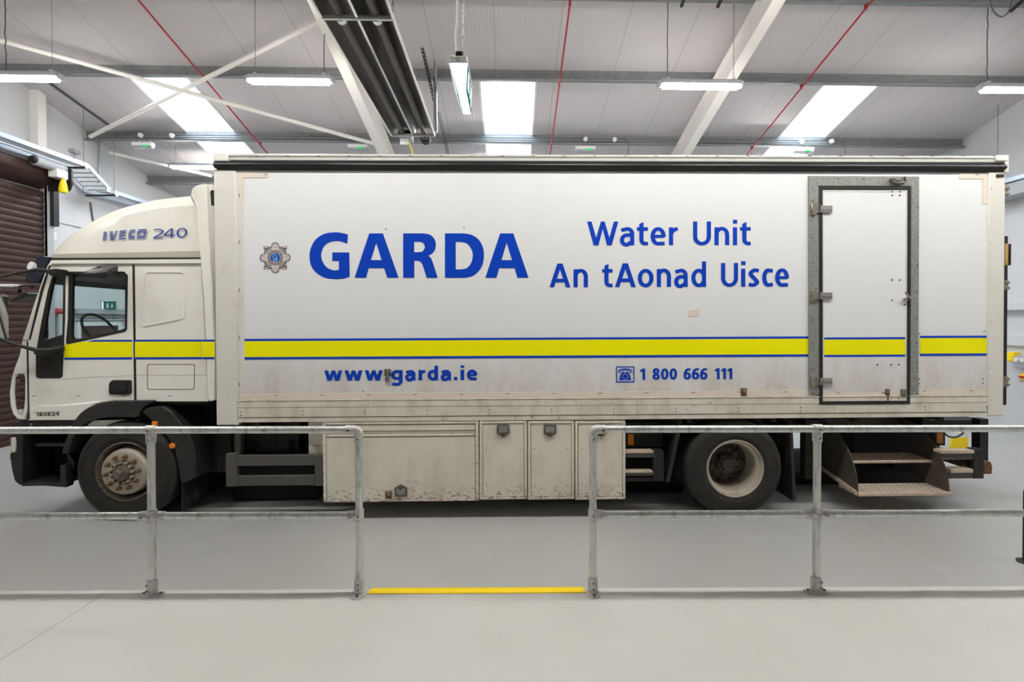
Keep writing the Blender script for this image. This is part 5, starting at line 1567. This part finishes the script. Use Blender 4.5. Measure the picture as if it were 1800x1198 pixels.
# lower sill with the model badge
mb = MB(); pprism(mb, [(50, 722), (58, 713.5), (100, 712.5), (150, 707), (182, 704.5), (168, 711), (150, 721), (138, 737.5), (52, 738)], CV - .02, CV + .02, M_CAB); part('sill_panel', mb, cab, .014)
mb = MB(); pprism(mb, [(56, 723.4), (108, 722.2), (111, 722.8), (60, 725)], CV - .0215, CV - .01, M_CABGREY); part('badge_recess', mb, cab)
text_run('badge_lettering', [('1', 63.5, 67.5), ('8', 68.5, 74.8), ('0', 75.5, 83), ('E', 83.8, 90), ('2', 90.8, 97), ('4', 97.8, 104)], ((63, 731.6), (104, 730.2)), ((63, 724.8), (104, 723.6)), 2.2, 1.7, M_INK, cab, v=CV - .0208)
# interior
it = MB()
pbox(it, 60, 100, 600, 700, CV + .06, CW - .06, M_DASH, CV); part('dashboard', it, cab, .03)
p = T(99, 590, CV)
sw_ = MB()
ring = [(p[0] + .04 + .10 * math.sin(a), .55 + .2 * math.cos(a), p[1] + .06 + .17 * math.sin(a) * -1) for a in [2 * PI * k / 24 for k in range(25)]]
sw_.tube(ring, .014, M_BLACKM, 8, False); part('steering_wheel', sw_, cab)
for v0 in (.28, 1.62):
    u0_ = U(190, 600, CV); s_ = MB()
    s_.box(u0_ - .30, u0_ + .22, v0, v0 + .55, 1.42, 1.60, M_SEAT); s_.box(u0_ + .14, u0_ + .28, v0, v0 + .55, 1.55, 1.98, M_SEAT)
    part('seat', s_, cab, .04)
part('headlining', MB().box(U(98, 470, CV), ub - .06, CV + .06, CW - .06, roof_z - .20, roof_z - .06, M_HEAD), cab, .02)
mb = MB(); c0 = T(136, 588, CV); mb.lathe([(.0001, -.05), (.09, -.05), (.12, .0), (.08, .05), (.0001, .06)], (c0[0] + .1, .75, c0[1] + .02), (0, 0, 1), M_HIVIS, 16); part('hi_vis_jacket', mb, cab, label='yellow hi-vis garment on the seat')

# kerb mirror over the door, front visor, side mirror
def q4(pts, v): return [(u, v, z) for u, z in TL(pts, v)]
km = MB().hexa(q4([(139, 479), (141.5, 488), (187, 491), (190, 475)], CV - .26), q4([(174, 465.5), (176, 474), (210, 478), (209, 465.5)], CV - .03), M_TRIM)
kmo = part('kerb_mirror', km, None, .025, 'black kerb mirror box over the door window')
part('mirror_arm', MB().tube([(U(196, 472, CV), CV + .01, Z(196, 472, CV)), (U(190, 474, CV), CV - .12, Z(190, 474, CV))], .025, M_PLA, 10), kmo)
vz = MB(); pprism(vz, [(88, 452), (76, 449.5), (66, 452), (58, 462), (46, 482), (43.5, 492), (50, 496.5), (66, 497.5), (72, 488), (84, 468)], CV + .03, CW - .03, M_NAVY, vref=CV + .03)
vo = part('sun_visor', vz, cab, .01, 'dark tinted sun visor')
p = T(52.5, 467.5, CV)
part('marker_lamp', MB().lathe([(.0001, -.03), (.03, -.028), (.045, -.01), (.045, .03), (.0001, .03)], (p[0], CV + .04, p[1]), (-.3, -1, .2), M_WHITEP, 16), vo)
mi = MB()
a = T(117, 478.5, CV); b0 = T(90, 479, CV)
mi.prism(TL([(88, 473.5), (100, 472), (117, 474.5), (117.5, 484), (100, 486), (88, 484)], CV - .03), CV - .05, CV + .0, M_PLA)
mir = part('door_mirror', mi, None, .012, 'big black door mirror on two arms at the cab front')
arm = [(90, 478), (75, 474.5), (62, 474), (30, 479.5), (0, 486.5), (-10, 489)]
apt = [(U(x, y, CV - .03 - .012 * i * 3), CV - .03 - .036 * i, Z(x, y, CV - .03 - .036 * i)) for i, (x, y) in enumerate(arm)]
part('mirror_arm', MB().tube(apt, [.018, .022, .018, .014, .013, .013], M_PLA, 10), mir)
arm = [(112, 611), (90, 616), (63, 615), (30, 606), (8, 599), (-10, 592)]
apt = [(U(x, y, CV - .02 - .036 * i), CV - .02 - .036 * i, Z(x, y, CV - .02 - .036 * i)) for i, (x, y) in enumerate(arm)]
part('mirror_arm', MB().tube(apt, [.03, .03, .022, .016, .016, .02], M_PLA, 10), mir)
mb = MB(); mb.prism(TL([(64, 622), (64, 612), (80, 612), (96, 602), (111.5, 598.5), (110.5, 624), (98, 626)], CV), CV - .03, CV + .0, M_PLA)
for k in range(7): pbox(mb, 84 + k * 3.8, 85.5 + k * 3.8, 606, 624, CV - .035, CV - .02, M_PLA)
part('mirror_mount', mb, mir, .004)
mb = MB()
for k in range(8): pbox(mb, 97 + k * 2.3, 98.2 + k * 2.3, 474, 484.5, CV - .056, CV - .045, M_PLA)
part('mount_ribs', mb, mir)
mvf = CV - .08
um = U(17.5, 560, mvf)
mh = part('mirror_head', MB().box(um - .10, um - .004, mvf - .24, mvf, Z(17, 598, mvf), Z(17, 517, mvf), M_PLA), mir, .03, segs=3)
part('mirror_glass', MB().box(um - .003, um, mvf - .215, mvf - .014, Z(17, 594, mvf), Z(17, 521, mvf), M_CHROME), mir, .008)
part('wide_mirror', MB().box(um - .09, um - .004, mvf - .24, mvf - .07, Z(7, 514, mvf - .07), Z(7, 489, mvf - .07), M_CHROME), mir, .03, segs=3)
fm = MB()
q = [(58, 503, .3), (40, 502.5, .4), (20, 505, .5)]
fm.tube([(U(x, y, CV + v_), CV + v_, Z(x, y, CV + v_)) for x, y, v_ in q], .014, M_PLA, 8)
fmo = part('front_mirror', fm, None, 0, 'small front mirrors reaching out from the windscreen top')
mb = MB(); a = T(28, 503, CV + .45); mb.box(a[0] - .1, a[0] + .06, CV + .36, CV + .56, a[1] - .012, a[1] + .02, M_WHITEP); part('mirror_back', mb, fmo, .01)
mb = MB()
q = [(48, 516, .7), (34, 514, .8)]
mb.tube([(U(x, y, CV + v_), CV + v_, Z(x, y, CV + v_)) for x, y, v_ in [(36, 508, .5), (33, 514, .5)]], .02, M_PLA, 8)
pprism(mb, [(16, 529), (34, 517), (46, 513), (49.5, 517), (44, 522), (18, 531)], CV + .4, CV + .62, M_PLA); part('mirror_back', mb, fmo, .012)

# ---- roof fairing: lofted shell
st = [(93, 445, 447.5), (103, 433, 444), (113, 422.5, 439), (126, 412, 430), (140, 402.7, 419), (155, 393.5, 407), (170, 386, 398), (185, 378.5, 390), (200, 371.5, 383), (220, 365, 375.5), (238, 360, 371), (256, 355.5, 367), (275, 351.5, 364), (294, 349, 361.5), (313, 347, 360), (338, 344.5, 358.5), (352, 344, 358)]
sec = []
NV = 11
for i, (x, yt, yr) in enumerate(st):
    k = max(0.0, 1 - (x - 93) / 80.0)
    vin = CV + .02 + .16 * k ** 3          # plan curve of the nose
    yb_ = 446.5 - 6.0 * (x - 93) / 259
    zb = Z(x, yb_, vin); zr = Z(x, yr, vin + .03); zt = Z(x, yt, vin + .11)
    if zr < zb + .004: zr = zb + .004
    if zt < zr + .004: zt = zr + .004
    half = [(vin, zb), (vin + .003, zb + (zr - zb) * .35), (vin + .010, zb + (zr - zb) * .7), (vin + .016, zr - min(.02, (zr - zb) * .1)), (vin + .052, zr + (zt - zr) * .12), (vin + .068, zr + (zt - zr) * .55), (vin + .11, zt), (vin + .3, zt + .02), (vin + .8, zt + .035)]
    us = [U(x, yb_, min(v_, vin + .11)) for v_, z_ in half]
    full = [(u_, v_, z_) for u_, (v_, z_) in zip(us, half)]
    full += [(us[-1], 1.25, half[-1][1] + .01)] + [(u_, 2.5 - v_, z_) for u_, v_, z_ in full[::-1]]
    sec.append(full)
n = len(sec[0]); fv = [p for s_ in sec for p in s_]; ff = []
for i in range(len(sec) - 1):
    for k in range(n - 1): ff.append((i * n + k, i * n + k + 1, (i + 1) * n + k + 1, (i + 1) * n + k))
ff.append(tuple(range(n))); ff.append(tuple((len(sec) - 1) * n + k for k in range(n)))
fm = MB().add(fv, ff, M_CAB, True)
fair = part('roof_fairing', fm, None, 0, 'cream roof fairing over the cab')
mb = MB(); pprism(mb, [(89, 447), (352, 440.5), (352, 452.3), (92, 453.2)], CV + .015, CW - .015, M_CABGREY); part('fairing_base', mb, fair)
# lettering in stripes on the fairing
def bars(mb, x0, x1, yb, yt, rows, m, v, slant, kline):
    nrow = len(rows); h = (yb - yt)
    for i, spans in enumerate(rows):
        ya = yt + h * (i + .02) / nrow; yc = yt + h * (i + .74) / nrow
        for a, b_ in spans:
            q = []
            for (f, y) in ((a, ya), (b_, ya), (b_, yc), (a, yc)):
                x = x0 + (x1 - x0) * f + slant * (yb - y)
                q.append(T(x, y + kline * (x - x0), v))
            mb.add([(p[0], v, p[1]) for p in q], [(0, 1, 2, 3)], m)
lt = MB(); lv = CV + .012
Fz = 10.588
def fx(x): return 170 + x / Fz
def fy(y): return 390 + y / Fz
f1 = [(0, 1)]
bars(lt, fx(108), fx(170), fy(356), fy(186), [f1] * 6, M_BLUE2, lv, .12, -.09)
bars(lt, fx(245), fx(372), fy(346), fy(176), [[(-.12, .38), (.72, 1.05)], [(-.1, .40), (.68, .98)], [(-.06, .42), (.60, .90)], [(-.02, .45), (.52, .82)], [(.0, .75)], [(.02, .66)]], M_BLUE2, lv, .06, -.09)
bars(lt, fx(408), fx(535), fy(338), fy(163), [f1, [(0, .97)], [(0, .42)], [(0, .92)], [(0, .42)], f1], M_BLUE2, lv, .10, -.09)
bars(lt, fx(582), fx(705), fy(326), fy(152), [[(.18, 1)], [(0.04, .98)], [(0, .45)], [(0, .45)], [(0, .98)], [(.08, 1)]], M_BLUE2, lv, .10, -.09)
bars(lt, fx(745), fx(918), fy(318), fy(140), [[(.1, 1)], [(0, 1)], [(0, .33), (.68, 1)], [(0, .33), (.68, 1)], [(0, 1)], [(0, .92)]], M_BLUE2, lv, .08, -.06)
part('lettering', lt, fair, label='blue striped maker lettering on the fairing')
text_run('lettering', [('2', fx(1050), fx(1240)), ('4', fx(1246), fx(1450)), ('0', fx(1480), fx(1680))], ((fx(1050), fy(306)), (fx(1680), fy(282))), ((fx(1050), fy(130)), (fx(1680), fy(105))), 3.4, 2.0, M_BLUE2, fair, v=lv, slant=.06, label='blue number 240')
# ---- side fairing between cab and box
sf = [(335.5, 350), (335.6, 338), (338, 331), (345, 325.8), (352, 323.6), (361, 322.6), (362.5, 326), (366, 400), (369, 438), (373, 520), (377.5, 620), (377.5, 702), (374, 704.5), (367, 704.5), (364.5, 700), (362, 600), (357.5, 520), (352, 452), (348, 423), (346, 389), (343.4, 367), (338.5, 356)]
mb = MB(); pprism(mb, sf, CV - .045, CV + .25, M_CAB)
sfo = part('side_fairing', mb, None, .028, 'tall cream fairing panel between cab and box', 4)
mb = MB(); pprism(mb, [(358, 323.5), (374.5, 323.5), (376.5, 440), (377.5, 700), (372, 700), (366, 440)], CV + .0, CV + .22, M_CAB); part('fairing_return', mb, sfo, .01)
mb = MB(); pprism(mb, [(369.5, 337), (371.5, 334), (374.8, 334), (375.5, 361), (371.5, 361)], CV - .003, CV + .02, M_RUB); part('air_slot', mb, sfo)
mb = MB(); pprism(mb, [(356, 600), (376.8, 600), (376.8, 627.2), (356, 627.3)], CV - .047, CV - .04, M_YEL); part('side_stripe', mb, sfo, label='yellow stripe')
for y0, y1 in ((596.5, 600), (627.3, 631)):
    mb = MB(); pprism(mb, [(355.5, y0), (376.8, y0), (376.8, y1), (355.5, y1)], CV - .047, CV - .04, M_BLUE); part('stripe_border', mb, sfo, label='blue border line of the stripe')
part('far_side_fairing', MB().prism(TL(sf, CV), CW - .25, CW + .045, M_CAB), None, .02)
part('fairing_bridge', MB().box(U(340, 400, CV), U(372, 400, CV), CV + .2, CW - .2, roof_z, Z(360, 335, CV), M_CAB), None, .03)

# ---- front wheel arch, bumper, steps
wa = [(108, 797), (112, 780), (119, 763), (128, 741), (141, 725.5), (154, 717), (168, 710.5), (185, 706), (198, 704), (272, 703.5), (261, 709.5), (251, 716), (246, 722), (242.5, 733), (192, 733), (176, 734), (162, 738), (148, 745), (136, 756), (127, 770), (119, 797)]
mb = MB(); pprism(mb, wa, CV - .035, CV + .3, M_FEND); part('wheel_arch', mb, None, .012, 'black front wheel arch')
mb = MB(); pprism(mb, [(138, 742), (150, 726), (170, 714), (200, 709), (378, 707), (378, 790), (345, 790), (138, 800)], CV + .44, CV + .50, M_DARK, vref=CV + .44); part('wheel_well', mb, None)
mb = MB(); mb.box(U(150, 720, CV), U(366, 704, CV), CV + .06, CW - .06, Z(300, 709, CV) - .02, Z(300, 705, CV), M_DARK); part('cab_underside', mb, cab)
mg = [(249, 724), (255, 717), (270, 714), (288, 714.5), (300, 722), (312, 737), (324, 752), (333, 765), (342, 788), (345, 839), (318, 850), (312, 815), (306, 788), (297, 772), (288, 760), (276, 746), (264, 737)]
mb = MB(); pprism(mb, mg, CV - .02, CV + .42, M_FEND)
mgo = part('mudguard', mb, None, .010, 'dusty black rear half of the front mudguard')
p = T(303, 783, CV - .02); part('marker_lamp', MB().lathe([(.0001, -.016), (.02, -.016), (.03, -.008), (.031, 0), (.0001, 0)], (p[0], CV - .02, p[1]), (0, 1, 0), M_ORG, 20), mgo, label='round orange marker lamp')
p = T(272, 745, CV - .02); part('marker_lamp', MB().box(p[0] - .03, p[0] + .03, CV - .03, CV + .05, p[1] - .02, p[1] + .03, M_ORG), mgo, .01)
fu = U(320, 850, CV)
mfl = MB().prism([(CV, Z(320, 852, CV)), (CV - .01, Z(322, 896, CV) + .02), (CV + .0, Z(324, 897, CV)), (CV + .44, Z(324, 895, CV) - .0), (CV + .45, Z(320, 845, CV))], fu - .006, fu + .006, M_FEND, plane='vz')
mf = part('mudflap', mfl, None, .003, 'black rubber mudflap with worn lettering')
ml = MB()
zb_ = Z(322, 889, CV); hh = .085
vx = CV + .07
for ch_, w_ in (('I', .03), ('V', .075), ('E', .06), ('C', .07), ('O', .075)):
    for it_ in glyph(ch_, w_ / hh, .02 / hh, .016 / hh):
        if it_[0] == 'poly': ml.add([(fu + .008, vx + p.x * hh, zb_ + p.y * hh) for p in it_[1]], [tuple(range(len(it_[1])))], M_GUARD)
        else:
            L, R = it_[1], it_[2]; n = len(L)
            ml.add([(fu + .008, vx + p.x * hh, zb_ + p.y * hh) for p in list(L) + list(R)], [(i, i + 1, n + i + 1, n + i) for i in range(n - 1)], M_GUARD)
    vx += w_ + .012
part('lettering', ml, mf, label='worn grey maker lettering')
bp = MB()
pprism(bp, [(19, 745), (39, 743), (39, 853.5), (34, 852), (25, 843), (20, 822), (18, 805), (17, 797), (20, 794), (19, 775)], CV + .0, CW, M_PLA)
bo = part('bumper', bp, None, .015, 'black front bumper')
mb = MB(); pprism(mb, [(18, 769), (25, 768), (27, 775), (26.5, 792), (24, 795.5), (19, 794)], CV - .012, CV + .4, M_LENS); part('headlamp', mb, bo, .008, 'pale headlamp')
mb = MB(); pprism(mb, [(17.5, 804), (36, 805.5), (36, 807), (17.5, 806)], CV - .004, CV + .02, M_DARK); part('bumper_seam', mb, bo)
sw = MB()
pbox(sw, 39, 128, 738, 850, CV + .36, CV + .44, M_DARK, CV); 
sto = part('cab_steps', sw, None, 0, 'black entry steps in the cab side')
mb = MB(); pprism(mb, [(38, 739), (130, 739), (125, 748), (38, 750)], CV - .01, CV + .3, M_DARK); p_ = T(53.5, 745.5, CV - .02)
part('well_top', mb, sto)
part('bolt_head', MB().lathe([(.0001, -.01), (.012, -.006), (.013, 0), (.0001, 0)], (p_[0], CV - .012, p_[1]), (0, 1, 0), M_STEELB, 12), sto)
mb = MB(); a = T(62, 783, CV + .06); b_ = T(117, 783, CV + .06); mb.box(a[0], b_[0], CV + .06, CV + .36, a[1] - .01, a[1] + .02, M_PLA)
for k in range(10): mb.box(a[0] + .02 + k * .033, a[0] + .03 + k * .033, CV + .055, CV + .3, a[1] + .02, a[1] + .028, M_CHAS)
part('tread', mb, sto, .004)
mb = MB(); a = T(42, 850, CV); b_ = T(116, 850, CV); mb.box(a[0], b_[0], CV + .0, CV + .36, a[1] - .01, a[1] + .012, M_PLA)
for k in range(11): mb.box(a[0] + .06 + k * .034, a[0] + .072 + k * .034, CV + .02, CV + .34, a[1] + .012, a[1] + .022, M_CHAS)
part('tread', mb, sto, .004)
mb = MB(); pprism(mb, [(104.5, 818.5), (107, 816.5), (114, 818), (115.5, 846), (117.5, 850), (116, 856.5), (75, 853.5), (38, 854.5), (38, 848), (76, 848), (106, 848.5)], CV - .03, CV + .06, M_PLA); part('step_frame', mb, sto, .006)
mb = MB(); pprism(mb, [(42, 813), (66, 803), (75, 812), (83, 826), (46, 838)], CV + .28, CV + .34, M_PLA); part('step_panel', mb, sto, .01)
mb = MB(); pprism(mb, [(90, 797), (118, 797), (118, 812), (116, 830), (131, 822), (131, 812), (121, 797)], CV + .2, CV + .3, M_PLA); part('step_bracket', mb, sto, .006)

# ================================================================== guard rails on the walkway edge
zT = 1.365; zM = .785          # top and middle rail heights
def barrier(lb, x_from, x_to, posts, end_at):
    ang = math.atan(.008)
    t_ = thing('guard_rail', lb, 'guard rail', (posts[0], yrail(posts[0]), PLAT), ang, 'tube guard rails along the walkway')
    ox = posts[0]
    r = .0243
    zt, zm = zT - PLAT, zM - PLAT
    e = end_at
    s = 1 if e == max(posts) else -1
    MB().tube([(x_from - ox, 0, zt), (x_to - ox - s * .04, 0, zt)] if s > 0 else [(x_to - ox, 0, zt), (x_from - ox + .04, 0, zt)], r, M_PIPE, 20).build('top_rail', t_)
    MB().tube([(x_from - ox, 0, zm), (x_to - ox, 0, zm)], r, M_PIPE, 20).build('middle_rail', t_)
    def screws(fit, pts):
        for p in pts:
            MB().lathe([(.0001, .002), (.006, .002), (.0065, -.002), (.013, -.002), (.014, .004), (.0001, .005)], p, (0, 1, 0), M_FIT, 12).build('grub_screw', fit)
            MB().lathe([(.0001, -.0005), (.0055, -.0005), (.0001, .004)], p, (0, 1, 0), M_INK, 8).build('screw_socket', fit)
    for x in posts:
        q = x - ox
        end = abs(x - e) < 1e-6
        MB().tube([(q, 0, .02), (q, 0, zt - (.03 if end else .02))], r, M_PIPE, 20).build('post', t_)
        rf = .0305
        f = MB()
        if end:
            d = -s
            f.tube([(q + d * .085, 0, zt), (q + d * .035, 0, zt), (q + d * .012, 0, zt - .004), (q + d * .003, 0, zt - .014), (q, 0, zt - .035), (q, 0, zt - .085)], [rf, rf, rf * 1.02, rf * 1.02, rf, rf], M_FIT, 20)
            fo_ = f.build('elbow_fitting', t_)
            screws(fo_, [(q + d * .062, -rf - .001, zt), (q, -rf - .001, zt - .06)])
        else:
            f.tube([(q - .03, 0, zt), (q + .03, 0, zt)], rf + .001, M_FIT, 20); f.tube([(q, 0, zt - .085), (q, 0, zt)], rf, M_FIT, 20)
            fo_ = f.build('tee_fitting', t_)
            screws(fo_, [(q, -rf - .002, zt), (q, -rf - .001, zt - .06)])
        f = MB(); f.tube([(q, 0, zm - .04), (q, 0, zm + .04)], rf + .001, M_FIT, 20)
        if end:
            f.tube([(q, 0, zm), (q - s * .075, 0, zm)], rf, M_FIT, 20)
            fo_ = f.build('tee_fitting', t_); screws(fo_, [(q, -rf - .002, zm), (q - s * .052, -rf - .001, zm)])
        else:
            f.tube([(q - .08, 0, zm), (q + .08, 0, zm)], rf, M_FIT, 20)
            fo_ = f.build('cross_fitting', t_); screws(fo_, [(q + k * .055, -rf - .002, zm) for k in (-1, 0, 1)])
        f = MB(); f.tube([(q, 0, .0), (q, 0, .105)], [rf + .004, rf + .002], M_FIT, 20)
        a_, b_ = (.045, .075) if end else (.078, .045)
        pl = []
        for k in range(28):
            c, s2 = math.cos(2 * PI * k / 28), math.sin(2 * PI * k / 28)
            pl.append((q + a_ * abs(c) ** .7 * (1 if c >= 0 else -1), b_ * abs(s2) ** .7 * (1 if s2 >= 0 else -1)))
        f.prism(pl, .0, .009, M_FIT, plane='uv')
        fo_ = f.build('base_flange', t_)
        screws(fo_, [(q + (.0 if end else (-.012 if x < 0 else .012)), -rf - .004, z) for z in (.04, .08)])
        for k in (-1, 1):
            c = (q, k * .055, .009) if end else (q + k * .056, 0, .009)
            MB().lathe([(.0001, .008), (.009, .008), (.01, 0)], c, (0, 0, 1), M_LATCH, 6).build('anchor_bolt', fo_)
    return t_
def px2x(px, yb): return (px - 900) / FPX * yb
barrier('galvanised tube guard rail before the cab and front wheel, ending at the yellow step edge', -6.7, px2x(630, 3.26), [px2x(264, 3.25), px2x(630, 3.26), -3.84, -5.25, -6.65], px2x(630, 3.26))
barrier('galvanised tube guard rail before the rear wheel and steps, starting at the yellow step edge', px2x(1043, 3.27), 8.1, [px2x(1043, 3.27), px2x(1438, 3.285), 3.62, 5.1, 6.6, 8.05], px2x(1043, 3.27))

x0, x1 = px2x(646, 3.29), px2x(1030, 3.29)
mb = MB().prism([(x0, yedge(x0) - .062), (x1, yedge(x1) - .062), (x1 - .012, yedge(x1) - .003), (x0 + .012, yedge(x0) - .003)], PLAT, PLAT + .006, M_YELPAINT, plane='uv')
mb.prism([(x0 + .012, yedge(x0) + .0005), (x1 - .012, yedge(x1) + .0005), (x1 - .012, yedge(x1) + .006), (x0 + .012, yedge(x0) + .006)], PLAT - .04, PLAT + .006, M_YELPAINT, plane='uv')
tag(mb.build('step_nosing', bevel=.002), 'yellow step edge strip across the opening between the two guard rails', 'edge strip')

def joint(pa, pb, z, w, parent, m):
    a, b = onZ(*pa, z), onZ(*pb, z)
    d = (b - a).normalized(); n = Vector((-d.y, d.x, 0)) * w
    mb = MB().hexa([a + n, a - n, a - n + Vector((0, 0, .0006)), a + n + Vector((0, 0, .0006))], [b + n, b - n, b - n + Vector((0, 0, .0006)), b + n + Vector((0, 0, .0006))], m)
    o = mb.build('floor_joint'); o['kind'] = 'structure'; return o
M_JOINT = mat('joint_sealant', (150, 138, 118), .7)
M_JOINT2 = mat('joint_light', (196, 196, 194), .5)
joint((-60, 1198), (183, 1043.5), PLAT, .0022, None, M_JOINT)
joint((1476, 898), (1690, 1023), 0, .004, None, M_JOINT2)

Yb = 7.9
a = onY(1670, 790, Yb); b = onY(1692, 771, Yb)
fs = thing('floor_sign', 'low yellow board on the floor seen under the lorry rear, behind the side guard', 'sign', (a.x, Yb, 0))
w_ = b.x - a.x
MB().prism([(0, 0), (w_ + .1, 0), (w_ + .1, .17), (.04, .17)], 0, .03, M_YELPAINT).build('board', fs, .006)
MB().prism([(.06, .17), (w_ + .1, .17), (w_ + .1, .27), (.08, .25)], 0.005, .025, M_WHITEP).build('cap', fs, .006)
pts = [onY(x, y, 6.6) for x, y in ((1661, 762), (1668, 767), (1680, 768), (1690, 763), (1694, 758))]
lp = [((p - T_ORG).dot(T_U), (p - T_ORG).dot(T_V), (p - T_ORG).dot(T_W)) for p in pts]
MB().tube(spline([Vector(q) for q in lp], 5), .012, M_BLACKM, 8).build('air_line', truck)
